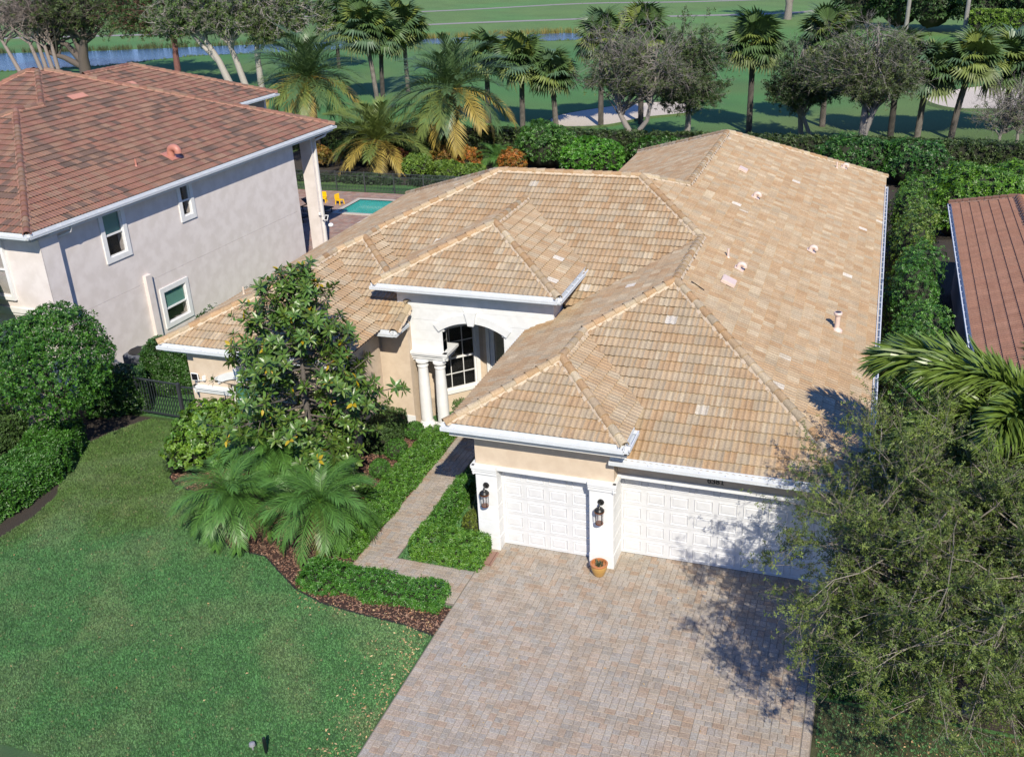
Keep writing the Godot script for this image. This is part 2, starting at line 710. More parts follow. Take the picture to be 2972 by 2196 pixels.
func make_ground() -> void:
	var m := MB.new()
	grid(m, -260, 130, -260, -30, 3.0, 0.0, turf)
	var far := func(x: float, z: float) -> Color: return Color(0.07, 0.17, 0.05)
	grid(m, -260, 130, -30, 60, 6.0, 0.0, far)
	grid(m, -1200, -260, -1200, 300, 120.0, 0.0, far)
	grid(m, 130, 1200, -1200, 300, 120.0, 0.0, far)
	grid(m, -260, 130, -1200, -260, 90.0, 0.0, far)
	grid(m, -260, 130, 60, 300, 90.0, 0.0, far)
	setting("ground", m, M.turf)

	# front lawn
	beds.append(ring_open([Vector2(-0.3, 3.07), Vector2(-0.34, 4.15), Vector2(-1.2, 3.96), Vector2(-2.5, 3.9), Vector2(-3.57, 3.78), Vector2(-4.5, 3.46), Vector2(-5.4, 2.86), Vector2(-6.06, 2.4), Vector2(-7.2, 2.35), Vector2(-8.4, 1.5), Vector2(-9.3, 0.3), Vector2(-9.9, 0.08), Vector2(-10.9, -0.16), Vector2(-11.35, -0.5), Vector2(-11.5, -1.0), Vector2(-11.2, -2.0), Vector2(-5.2, -6.2), Vector2(-3.6, -6.2), Vector2(-3.5, 2.4), Vector2(-3.4, 2.9)]))
	beds.append(ring_open([Vector2(-20, -3.6), Vector2(-14.6, -3.9), Vector2(-15.3, -2.6), Vector2(-15.75, -0.9), Vector2(-15.3, -0.2), Vector2(-14.1, 1.35), Vector2(-13.9, 2.6), Vector2(-14.2, 5.2), Vector2(-20, 6.0)]))
	paved.append(Rect2(-0.32, -0.5, 8.75, 30))
	paved.append(Rect2(-3.62, -6.2, 1.1, 9.2))
	paved.append(Rect2(-3.5, 1.5, 3.3, 1.5))
	var l := MB.new()
	grid(l, -26.0, -0.32, -4.0, 16.0, 0.3, 0.004, lawn_color)
	grid(l, 8.43, 16.0, 3.7, 16.0, 0.3, 0.004, func(x: float, z: float) -> Color: return Color(0.12, 0.13, 0.05) * (1.0 + 0.5 * nz.get_noise_2d(x * 30.0, z * 30.0)))
	setting("lawn", l, M.lawn)
	var b := MB.new()
	sheet(b, beds[0], 0.012)
	setting("mulch_bed", b, M.mulch)
	var b2 := MB.new()
	sheet(b2, beds[1], 0.012)
	sheet(b2, PackedVector2Array([Vector2(9.0, -32), Vector2(16, -32), Vector2(16, 3.6), Vector2(8.45, 3.6), Vector2(8.45, -0.5), Vector2(9.0, -0.6)]), 0.012)
	setting("bare_soil", b2, M.soil)
	# black edging along the bed
	var e := MB.new()
	e.col = Color(0.012, 0.012, 0.013)
	var pts := []
	for i in 15:
		pts.append(Vector3(beds[0][i + 1].x, 0.02, beds[0][i + 1].y))
	var rr := []
	for i in pts.size():
		rr.append(0.022)
	e.tube(pts, rr, 6)
	tag(built("lawn_edging", e, M.soft), "thin black plastic edging curving between the front lawn and the mulch bed", "edging")

	# grass blades on the lawn
	var tuft := MB.new()
	for i in 7:
		var a := rf(0, TAU)
		var d := Vector3(cos(a), 0, sin(a))
		var h := rf(0.025, 0.05)
		var s := d.cross(Vector3.UP) * 0.0045
		var o := d * rf(0, 0.02)
		var t := o + d * rf(0.015, 0.04) + Vector3(0, h, 0)
		tuft.col = Color(1, 1, 1) * rf(0.75, 1.25)
		tuft.tri(o - s, o + s, t)
	var gr := Many.new()
	var tries := 0
	while gr.t.size() < 150000 and tries < 400000:
		tries += 1
		var x := rf(-17.5, -0.35)
		var z := rf(-3.8, 10.0)
		if rng.randf() < 0.03:
			x = rf(8.5, 13.0)
			z = rf(3.8, 8.0)
		if not on_grass(x, z):
			continue
		var s2 := rf(0.7, 1.3)
		var k := lawn_color(x, z) * rf(0.75, 1.35)
		if rng.randf() < 0.015:
			k = Color(0.28, 0.25, 0.12)
		k.a = 1
		gr.put(Transform3D(Basis(Vector3.UP, rf(0, TAU)).scaled(Vector3(s2, s2, s2)), Vector3(x, 0.004, z)), k)
	many("grass", tuft.mesh(), M.blade, gr)
	# fallen leaves
	var lf := leaf(0.075, 0.035, 0.2, 2)
	var fl := Many.new()
	while fl.t.size() < 1300:
		var x := 0.0
		var z := 0.0
		var q := rng.randf()
		if q < 0.42:
			x = rf(8.5, 12.5)
			z = rf(3.8, 8.5)
		elif q < 0.75:
			x = -0.35 - absf(rng.randfn(0, 0.55))
			z = rf(4.0, 9.0)
		elif q < 0.82:
			x = rf(-14, -0.5)
			z = rf(-2.5, 8)
		elif q < 0.86:
			x = rf(-0.2, 8.3)
			z = rf(0.5, 8)
		else:
			x = rf(-4.5, -0.4)
			z = rf(3.2, 4.1)
		var onb := q < 0.82 and not on_grass(x, z)
		if onb:
			continue
		var k := Color(0.42, 0.22, 0.09).lerp(Color(0.55, 0.42, 0.22), rng.randf()) * rf(0.5, 1.2)
		k.a = 1
		var sc := rf(0.5, 1.15)
		fl.put(Transform3D(facing((Vector3.UP + rv() * 0.5).normalized(), rv()).scaled(Vector3(sc, sc, sc)), Vector3(x, 0.035, z)), k)
	many("fallen_leaves", lf, M.soft, fl)
	# bark chips in the bed
	var chip := MB.new()
	chip.box(Vector3.ZERO, Vector3(0.02, 0.008, 0.055))
	var ch := Many.new()
	while ch.t.size() < 16000:
		var x := rf(-11.5, -0.3)
		var z := rf(-6.0, 4.1)
		if not Geometry2D.is_point_in_polygon(Vector2(x, z), beds[0]):
			continue
		var k := Color(0.17, 0.072, 0.04).lerp(Color(0.30, 0.19, 0.13), rng.randf()) * rf(0.5, 1.3)
		k.a = 1
		var sc := rf(0.5, 1.4)
		ch.put(Transform3D(facing((Vector3.UP + rv() * 0.6).normalized(), rv()).scaled(Vector3(sc, sc, sc)), Vector3(x, 0.018, z)), k)
	many("bark_mulch", chip.mesh(), M.soft, ch)


func ring_open(p: Array) -> PackedVector2Array:
	var o := PackedVector2Array()
	for q in p:
		o.append(q)
	return o


# ---------------------------------------------------------------- pavers
const PU := 0.0775


func paver_mesh(w: float, d: float, k: Color) -> MB:
	var m := MB.new()
	var g := 0.0025
	var e := 0.007
	m.col = k
	var a := Vector3(g, 0, g)
	var b := Vector3(w - g, 0, d - g)
	var y := 0.0
	var l := -0.012
	var p := [Vector3(a.x, l, a.z), Vector3(a.x, l, b.z), Vector3(b.x, l, b.z), Vector3(b.x, l, a.z)]
	var q := [Vector3(a.x + e, y, a.z + e), Vector3(a.x + e, y, b.z - e), Vector3(b.x - e, y, b.z - e), Vector3(b.x - e, y, a.z + e)]
	m.quad(q[0], q[1], q[2], q[3])
	for i in 4:
		var j := (i + 1) % 4
		m.quad(p[i], p[j], q[j], q[i])
	return m


# Fills a rectangle of a grid of paver units with 2x2, 2x3 and 3x2 stones, lowest gap first.
func pack(nx: int, nz2: int) -> Array:
	var sky := PackedInt32Array()
	sky.resize(nx)
	var out := []
	while true:
		var low := 1 << 30
		var at := 0
		for i in nx:
			if sky[i] < low:
				low = sky[i]
				at = i
		if low >= nz2:
			break
		var run := 0
		while at + run < nx and sky[at + run] == low:
			run += 1
		var left := sky[at - 1] if at > 0 else -1
		var right := sky[at + run] if at + run < nx else -1
		var w := [2, 2]
		if run < 2:
			w = [run, 2]
		elif run == 3 or (run >= 5 and run != 4 and rng.randf() < 0.55):
			w = [3, 2]
		else:
			var tall := rng.randf() < 0.6
			if rng.randf() < 0.72:
				if left == low + 3 or (run == 2 and right == low + 3):
					tall = true
				elif left == low + 2 or (run == 2 and right == low + 2):
					tall = false
			w = [2, 3 if tall else 2]
		out.append([at, low, w[0], mini(w[1], nz2 - low)])
		for i in int(w[0]):
			sky[at + i] = low + int(w[1])
	return out


var pav_pal := [Color(0.435, 0.385, 0.325), Color(0.42, 0.375, 0.32), Color(0.45, 0.385, 0.315), Color(0.40, 0.37, 0.325), Color(0.44, 0.37, 0.30), Color(0.405, 0.365, 0.32), Color(0.385, 0.355, 0.315), Color(0.43, 0.335, 0.255), Color(0.45, 0.395, 0.33), Color(0.46, 0.40, 0.33), Color(0.42, 0.38, 0.325), Color(0.43, 0.35, 0.275)]


func paving(root: Node3D, areas: Array, y: float, pal: Array, most: int, unit := PU) -> void:
	var all := []
	for a in areas:
		var r: Rect2 = a
		for s in pack(roundi(r.size.x / unit), roundi(r.size.y / unit)):
			all.append([Vector3(r.position.x + s[0] * unit, y + rf(-0.0015, 0.0015), r.position.y + s[1] * unit), s[2], s[3]])
	var eye := cam.position
	var fwd := -cam.basis.z
	for s in all:
		var d: Vector3 = s[0] - eye
		s.append((1000.0 if fwd.dot(d.normalized()) < 0.885 else 0.0) + d.length())
	all.sort_custom(func(p, q): return p[3] < q[3])
	var kinds := {}
	var rest := MB.new()
	for i in all.size():
		var s: Array = all[i]
		var key := Vector2i(s[1], s[2])
		if i < most:
			if not kinds.has(key):
				kinds[key] = []
				for k in pal:
					kinds[key].append(paver_mesh(key.x * unit, key.y * unit, k).mesh())
			put("paver", pick(kinds[key]), M.paver, root, Transform3D(Basis(), s[0]))
		else:
			var k: Color = pick(pal) * rf(0.93, 1.06)
			k.a = 1
			rest.add(paver_mesh(key.x * unit, key.y * unit, k), Transform3D(Basis(), s[0]))
	if rest.v.size():
		built("joined_pavers", rest, M.paver, root).set_meta("kind", "stuff")


func make_paving() -> void:
	var m := MB.new()
	m.col = Color(0.30, 0.26, 0.215)
	m.mm(Vector3(-0.32, -0.1, -0.7), Vector3(8.43, 0.014, 16))
	var d := setting("driveway", m, M.sand)
	paving(d, [Rect2(-0.3, -0.62, 8.7 - 0.18, 14.0)], 0.024, pav_pal, 300)
	# the border course along the right edge
	var bd := MB.new()
	for i in 60:
		var k: Color = pick(pav_pal) * 0.95
		k.a = 1
		bd.add(paver_mesh(0.17, 0.235, k), Transform3D(Basis(), Vector3(8.24, 0.024, -0.4 + i * 0.235)))
	built("border_course", bd, M.paver, d).set_meta("kind", "stuff")
	var w := MB.new()
	w.col = Color(0.30, 0.26, 0.215)
	w.mm(Vector3(-3.6, -0.1, -7.6), Vector3(-2.55, 0.013, 2.95))
	w.mm(Vector3(-2.55, -0.1, 1.45), Vector3(-0.33, 0.013, 2.95))
	w.mm(Vector3(-2.55, -0.1, -7.6), Vector3(-0.62, 0.013, -4.4))
	var wk := setting("walkway", w, M.sand)
	paving(wk, [Rect2(-3.58, -7.5, 1.0075, 10.4), Rect2(-2.57, 1.48, 2.25, 1.42), Rect2(-2.57, -7.5, 1.95, 3.1)], 0.023, pav_pal, 300)


# ---------------------------------------------------------------- golf course
func make_course() -> void:
	# water: the channel across the course
	var w := MB.new()
	var near := [Vector2(-190, -45), Vector2(-128, -66), Vector2(-99.4, -83), Vector2(-87.8, -88.8), Vector2(-80.7, -98.2), Vector2(-64, -104), Vector2(-55.4, -108.8), Vector2(-40.7, -112.5), Vector2(-32.5, -114.3), Vector2(-26.5, -116.5)]
	var far := [Vector2(-27, -120), Vector2(-35, -123), Vector2(-43.4, -120), Vector2(-58.4, -115.1), Vector2(-69.3, -113.2), Vector2(-87.5, -107.7), Vector2(-100.1, -103.6), Vector2(-116.5, -100.5), Vector2(-150, -92), Vector2(-210, -70)]
	var poly := PackedVector2Array()
	for p in near + far:
		poly.append(p)
	w.col = Color(0.02, 0.05, 0.09)
	sheet(w, poly, 0.03)
	setting("water", w, M.water)
	# reeds and dry bank on the far side
	var bl := MB.new()
	for i in 9:
		var a := rf(0, TAU)
		var s := Vector3(cos(a), 0, sin(a)) * 0.05
		var o := Vector3(rf(-0.25, 0.25), 0, rf(-0.25, 0.25))
		bl.col = Color(1, 1, 1) * rf(0.7, 1.2)
		bl.tri(o - s, o + s, o + Vector3(rf(-0.2, 0.2), rf(0.5, 1.0), rf(-0.2, 0.2)))
	var rd := Many.new()
	for i in far.size() - 1:
		var a: Vector2 = far[i]
		var b: Vector2 = far[i + 1]
		for k in int((b - a).length() * 5.0):
			var p := a.lerp(b, rng.randf()) + Vector2(0, -absf(rng.randfn(0, 0.8)))
			var c := Color(0.25, 0.20, 0.055).lerp(Color(0.12, 0.15, 0.04), rng.randf())
			if p.x < -62:
				c = Color(0.07, 0.09, 0.03) * rf(0.7, 1.3)
				c.a = 1
			rd.put(Transform3D(Basis(Vector3.UP, rf(0, TAU)), Vector3(p.x, 0, p.y)), c)
	for i in near.size() - 1:
		var a: Vector2 = near[i]
		var b: Vector2 = near[i + 1]
		for k in int((b - a).length() * 3.0):
			var p := a.lerp(b, rng.randf()) + Vector2(0, absf(rng.randfn(0, 0.4)))
			rd.put(Transform3D(Basis(Vector3.UP, rf(0, TAU)).scaled(Vector3(0.6, 0.35, 0.6)), Vector3(p.x, 0, p.y)), Color(0.08, 0.14, 0.035))
	many("reeds", bl.mesh(), M.blade, rd)
	# cart paths
	for pp in [[Vector2(-75, -131), Vector2(-61.3, -136.8), Vector2(-50.6, -140), Vector2(-29, -145), Vector2(-14.2, -147), Vector2(-4.5, -150), Vector2(0.5, -158), Vector2(3, -172), Vector2(4, -200)], [Vector2(-120, -146), Vector2(-90, -155), Vector2(-67.6, -162), Vector2(-46.4, -172), Vector2(-26.4, -172), Vector2(-5, -176)], [Vector2(-150, -118), Vector2(-125, -122), Vector2(-105, -125), Vector2(-90, -128), Vector2(-75, -131)]]:
		var m := MB.new()
		m.col = Color(0.33, 0.30, 0.28)
		var sm := []
		for i in pp.size() - 1:
			for k in 4:
				sm.append((pp[i] as Vector2).cubic_interpolate(pp[i + 1], pp[maxi(i - 1, 0)], pp[mini(i + 2, pp.size() - 1)], k / 4.0))
		sm.append(pp[-1])
		for i in sm.size() - 1:
			var a: Vector2 = sm[i]
			var b: Vector2 = sm[i + 1]
			var s := (b - a).normalized().orthogonal() * 1.1
			m.quad(Vector3(a.x - s.x, 0.02, a.y - s.y), Vector3(a.x + s.x, 0.02, a.y + s.y), Vector3(b.x + s.x, 0.02, b.y + s.y), Vector3(b.x - s.x, 0.02, b.y - s.y))
		setting("cart_path", m, M.concrete)
	# bunkers: a shallow sand hollow with a turf lip
	for bk in [[Vector2(-16.9, -58.0), Vector2(-17.0, -60.6), Vector2(-14.8, -64), Vector2(-11.4, -67), Vector2(-8.3, -68), Vector2(-6.2, -66.5), Vector2(-6.6, -63), Vector2(-9.6, -60.6), Vector2(-12.0, -57.0), Vector2(-15.2, -56.0)], [Vector2(12, -70.8), Vector2(13.2, -74.2), Vector2(16.1, -77.8), Vector2(20.1, -79.3), Vector2(26, -77), Vector2(27, -71), Vector2(22, -68.3), Vector2(16.2, -67.0), Vector2(13.6, -67.4)]]:
		var rgp := ring(bk, 6)
		var c := Vector2.ZERO
		for p in rgp:
			c += p / rgp.size()
		var m := MB.new()
		m.col = Color(0.60, 0.53, 0.44)
		var f := MB.new()
		f.col = Color(0.09, 0.14, 0.045)
		for i in rgp.size():
			var a := rgp[i]
			var b := rgp[(i + 1) % rgp.size()]
			var ring_at := [1.0, 0.82, 0.45, 0.0]
			var hs := [0.14, 0.05, 0.03, 0.04]
			for k in 3:
				var a1 := c.lerp(a, ring_at[k])
				var b1 := c.lerp(b, ring_at[k])
				var a2 := c.lerp(a, ring_at[k + 1])
				var b2 := c.lerp(b, ring_at[k + 1])
				var q := [Vector3(a1.x, hs[k], a1.y), Vector3(b1.x, hs[k], b1.y), Vector3(b2.x, hs[k + 1], b2.y), Vector3(a2.x, hs[k + 1], a2.y)]
				if ((q[1] - q[0]) as Vector3).cross(q[2] - q[0]).y < 0:
					q.reverse()
				m.quad(q[0], q[1], q[2], q[3])
			var o1 := c.lerp(a, 1.06)
			var o2 := c.lerp(b, 1.06)
			var w2 := [Vector3(a.x, 0.17, a.y), Vector3(b.x, 0.17, b.y), Vector3(o2.x, 0.0, o2.y), Vector3(o1.x, 0.0, o1.y)]
			if ((w2[1] - w2[0]) as Vector3).cross(w2[2] - w2[0]).y < 0:
				w2.reverse()
			f.quad(w2[0], w2[1], w2[2], w2[3])
		var bo := setting("sand_bunker", m, M.sandtrap)
		built("turf_lip", f, M.turf, bo)

# ---------------------------------------------------------------- the house
var pal_house := [Color(0.455, 0.32, 0.185), Color(0.47, 0.355, 0.22), Color(0.44, 0.29, 0.155), Color(0.46, 0.36, 0.235), Color(0.42, 0.345, 0.235), Color(0.54, 0.445, 0.30), Color(0.46, 0.33, 0.195), Color(0.42, 0.27, 0.14)]
var pal_pale := [Color(0.66, 0.62, 0.55), Color(0.55, 0.48, 0.36)]


func v3(x: float, y: float, z: float) -> Vector3:
	return Vector3(x, y, z)


# a window or door of glass panes and muntins. p is the lower left corner, r runs right, the wall faces «out»
func sash(root: Node3D, called: String, p: Vector3, r: Vector3, w: float, h: float, nx: int, ny: int, fw: float, blind: Color, rail := 0.0, casing := 0.0) -> Node3D:
	var up := Vector3.UP
	var out := r.cross(up).normalized()
	var b := Basis(r, up, out)
	var fr := MB.new()
	fr.col = Color(0.74, 0.745, 0.74)
	var at := func(x: float, y: float, z: float) -> Vector3: return p + r * x + up * y + out * z
	for e in [[fw * 0.5, h * 0.5, fw, h], [w - fw * 0.5, h * 0.5, fw, h], [w * 0.5, fw * 0.5, w - 2 * fw, fw], [w * 0.5, h - fw * 0.5, w - 2 * fw, fw]]:
		fr.box(at.call(e[0], e[1], 0.0), v3(e[2], e[3], 0.07), b)
	if rail > 0.0:
		fr.box(at.call(w * 0.5, h * rail, 0.01), v3(w - 2 * fw, 0.06, 0.06), b)
	for i in range(1, nx):
		fr.box(at.call(w * i / nx, h * 0.5, 0.005), v3(0.022, h - 2 * fw, 0.03), b)
	for i in range(1, ny):
		if rail > 0.0 and absf(float(i) / ny - rail) < 0.08:
			continue
		fr.box(at.call(w * 0.5, h * i / ny, 0.004), v3(w - 2 * fw, 0.022, 0.028), b)
	if casing > 0.0:
		var c := casing
		for e in [[-c * 0.5, h * 0.5, c, h], [w + c * 0.5, h * 0.5, c, h], [w * 0.5, -c * 0.5, w + 2 * c, c], [w * 0.5, h + c * 0.5, w + 2 * c, c]]:
			fr.box(at.call(e[0], e[1], 0.03), v3(e[2], e[3], 0.12), b)
	var o := built(called, fr, M.paint, root)
	var gl := MB.new()
	gl.box(at.call(w * 0.5, h * 0.5, -0.012), v3(w - 2 * fw, h - 2 * fw, 0.006), b)
	built("pane", gl, M.glass, o)
	if blind.a > 0.0:
		var bl := MB.new()
		bl.col = blind
		var top := h - fw
		var low := fw if rail <= 0.0 else h * rail
		bl.box(at.call(w * 0.5, (top + low) * 0.5, -0.05), v3(w - 2 * fw, top - low, 0.01), b)
		built("blind", bl, M.soft, o)
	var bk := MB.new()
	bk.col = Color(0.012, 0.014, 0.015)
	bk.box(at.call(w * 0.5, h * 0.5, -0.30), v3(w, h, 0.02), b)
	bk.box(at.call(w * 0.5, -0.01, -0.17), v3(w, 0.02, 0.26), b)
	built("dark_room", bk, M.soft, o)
	return o


# moulded white band: stepped boxes along a to b on a wall facing out
func band(m: MB, a: Vector3, b: Vector3, out: Vector3, deep: float, high: float) -> void:
	for s in [[1.0, 0.0, 0.34], [0.72, 0.34, 0.62], [0.42, 0.62, 1.0]]:
		var y0: float = high * (1.0 - s[2])
		var y1: float = high * (1.0 - s[1])
		var d: float = deep * s[0]
		var e := (b - a).normalized() * 0.0
		m.bar(a - e + out * (d * 0.5) + Vector3.UP * ((y0 + y1) * 0.5), b + e + out * (d * 0.5) + Vector3.UP * ((y0 + y1) * 0.5), d, y1 - y0)


# an arched trim with a keystone, on a wall facing +z at z
func arch_trim(m: MB, cx: float, y0: float, half: float, rise: float, wide: float, z: float, deep: float) -> void:
	var seg := 16
	var rad := (half * half + rise * rise) / (2.0 * rise)
	var cy := y0 + rise - rad
	var lim := asin(half / rad)
	var lim2 := lim * 1.02
	for i in seg:
		var a := lerpf(-lim2, lim2, float(i) / seg)
		var b := lerpf(-lim2, lim2, float(i + 1) / seg)
		var p := [v3(cx + sin(a) * rad, cy + cos(a) * rad, z), v3(cx + sin(b) * rad, cy + cos(b) * rad, z), v3(cx + sin(b) * (rad + wide), cy + cos(b) * (rad + wide), z), v3(cx + sin(a) * (rad + wide), cy + cos(a) * (rad + wide), z)]
		var f := v3(0, 0, deep)
		m.quad(p[0] + f, p[1] + f, p[2] + f, p[3] + f)
		m.quad(p[3] + f, p[2] + f, p[2], p[3])
		m.quad(p[1] + f, p[0] + f, p[0], p[1])
		if i == 0:
			m.quad(p[0] + f, p[3] + f, p[3], p[0])
		if i == seg - 1:
			m.quad(p[1], p[2], p[2] + f, p[1] + f)
	# keystone
	var yb := y0 + rise - 0.06
	var yt := y0 + rise + wide + 0.12
	var k := [v3(cx - 0.10, yb, z), v3(cx + 0.10, yb, z), v3(cx + 0.2, yt, z), v3(cx - 0.2, yt, z)]
	var g := v3(0, 0, deep + 0.07)
	m.quad(k[0] + g, k[1] + g, k[2] + g, k[3] + g)
	m.quad(k[3] + g, k[2] + g, k[2], k[3])
	m.quad(k[1] + g, k[0] + g, k[0], k[1])
	m.quad(k[0] + g, k[3] + g, k[3], k[0])
	m.quad(k[1], k[2], k[2] + g, k[1] + g)


func garage_door(root: Node3D, x0: float, x1: float, h: float, z: float, nx: int, ny: int, label: String) -> void:
	var m := MB.new()
	m.col = Color(0.62, 0.63, 0.64)
	var rh := h / ny
	for i in ny:
		m.mm(v3(x0, 0.02 + i * rh + 0.003, z - 0.05), v3(x1, 0.02 + (i + 1) * rh - 0.004, z))
	m.mm(v3(x0, 0.02, z - 0.06), v3(x1, 0.02 + h, z - 0.02))
	var d := built("garage_door", m, M.paint, root)
	d.set_meta("label", label)
	var cw := (x1 - x0) / nx
	var pm := MB.new()
	pm.col = Color(0.62, 0.63, 0.64)
	# a raised panel with a routed groove round it
	var pw := cw - 0.16
	var ph := rh - 0.17
	var gz := 0.024
	for k in 2:
		var o := 0.0 if k == 0 else 0.045
		var a := v3(-pw * 0.5 + o, -ph * 0.5 + o, gz if k == 0 else 0.002)
		var b := v3(pw * 0.5 - o, ph * 0.5 - o, 0)
		var i2 := 0.02
		var za := a.z
		var zb := 0.002 if k == 0 else 0.012
		var q := [v3(a.x, a.y, za), v3(b.x, a.y, za), v3(b.x, b.y, za), v3(a.x, b.y, za)]
		var r := [v3(a.x + i2, a.y + i2, zb), v3(b.x - i2, a.y + i2, zb), v3(b.x - i2, b.y - i2, zb), v3(a.x + i2, b.y - i2, zb)]
		for e in 4:
			var f := (e + 1) % 4
			pm.quad(q[e], q[f], r[f], r[e])
		if k == 0:
			# the outer rim down to the door face
			for e in 4:
				var f := (e + 1) % 4
				pm.quad(q[e] - v3(0, 0, gz), q[f] - v3(0, 0, gz), q[f], q[e])
			var i3 := 0.045
			var w := [v3(a.x + i3, a.y + i3, 0.002), v3(b.x - i3, a.y + i3, 0.002), v3(b.x - i3, b.y - i3, 0.002), v3(a.x + i3, b.y - i3, 0.002)]
			for e in 4:
				var f := (e + 1) % 4
				pm.quad(r[e], r[f], w[f], w[e])
		else:
			pm.quad(r[0], r[1], r[2], r[3])
	var pmesh := pm.mesh()
	for i in ny:
		for k in nx:
			put("panel", pmesh, M.paint, d, Transform3D(Basis(), v3(x0 + (k + 0.5) * cw, 0.02 + (i + 0.5) * rh, z)))
	var sl := MB.new()
	sl.col = Color(0.05, 0.045, 0.04)
	sl.mm(v3(x0, 0.0, z - 0.04), v3(x1, 0.024, z + 0.012))
	built("rubber_seal", sl, M.soft, d)


# white piers with horizontal joints
func rusticated(m: MB, lo: Vector3, hi: Vector3, rows: int) -> void:
	var h := (hi.y - lo.y) / rows
	for i in rows:
		m.cbox(v3(lo.x, lo.y + i * h + 0.004, lo.z), v3(hi.x, lo.y + (i + 1) * h - 0.004, hi.z), 0.01)
	m.mm(lo + v3(0.014, 0, 0.014), hi - v3(0.014, 0.01, 0.014))


func roof_vent(root: Node3D, x: float, z: float, kind: String, s := 1.0) -> void:
	var y := 3.3 + 0.455 * (9.03 - x)
	roof_vent_at(root, v3(x, y, z), v3(0.414, 0.91, 0).normalized(), kind, Color(0.66, 0.52, 0.45), s)


func roof_vent_at(root: Node3D, p: Vector3, nn: Vector3, kind: String, c: Color, s := 1.0) -> void:
	var m := MB.new()
	m.col = c
	var b := facing(nn, Vector3(0, 0, 1))
	if kind == "gooseneck":
		m.box(p + nn * 0.05, v3(0.42, 0.02, 0.42) * s, b)
		var pts := []
		var rr := []
		for i in 9:
			var a := PI * i / 8.0
			pts.append(p + Vector3.UP * (0.16 + 0.1 * sin(a)) * s + v3(1, 0, 0) * (0.13 - 0.13 * cos(a)) * s)
			rr.append(0.1 * s)
		pts.insert(0, p)
		rr.insert(0, 0.1 * s)
		pts.append(pts[-1] - Vector3.UP * 0.05 * s)
		rr.append(0.105 * s)
		m.tube(pts, rr, 14)
		built("roof_vent", m, M.paint, root)
	elif kind == "pipe":
		m.lathe([Vector2(0.0, -0.1), Vector2(0.17, -0.06), Vector2(0.17, 0.02), Vector2(0.085, 0.10), Vector2(0.075, 0.12), Vector2(0.075, 0.5), Vector2(0.115, 0.51), Vector2(0.125, 0.53), Vector2(0.125, 0.57), Vector2(0.11, 0.6), Vector2(0.0, 0.6)], 18, p)
		m.col = Color(0.05, 0.04, 0.04)
		m.lathe([Vector2(0.09, 0.601), Vector2(0.0, 0.602)], 18, p)
		built("vent_pipe", m, M.paint, root)
	elif kind == "stub":
		m.lathe([Vector2(0.07, 0), Vector2(0.04, 0.06), Vector2(0.035, 0.3), Vector2(0.0, 0.3)], 12, p)
		built("vent_pipe", m, M.paint, root)
	else:
		m.box(p + nn * 0.075, v3(0.40, 0.07, 0.44) * s, b)
		m.box(p + nn * 0.12, v3(0.36, 0.025, 0.40) * s, b)
		built("skylight_vent", m, M.paint, root)


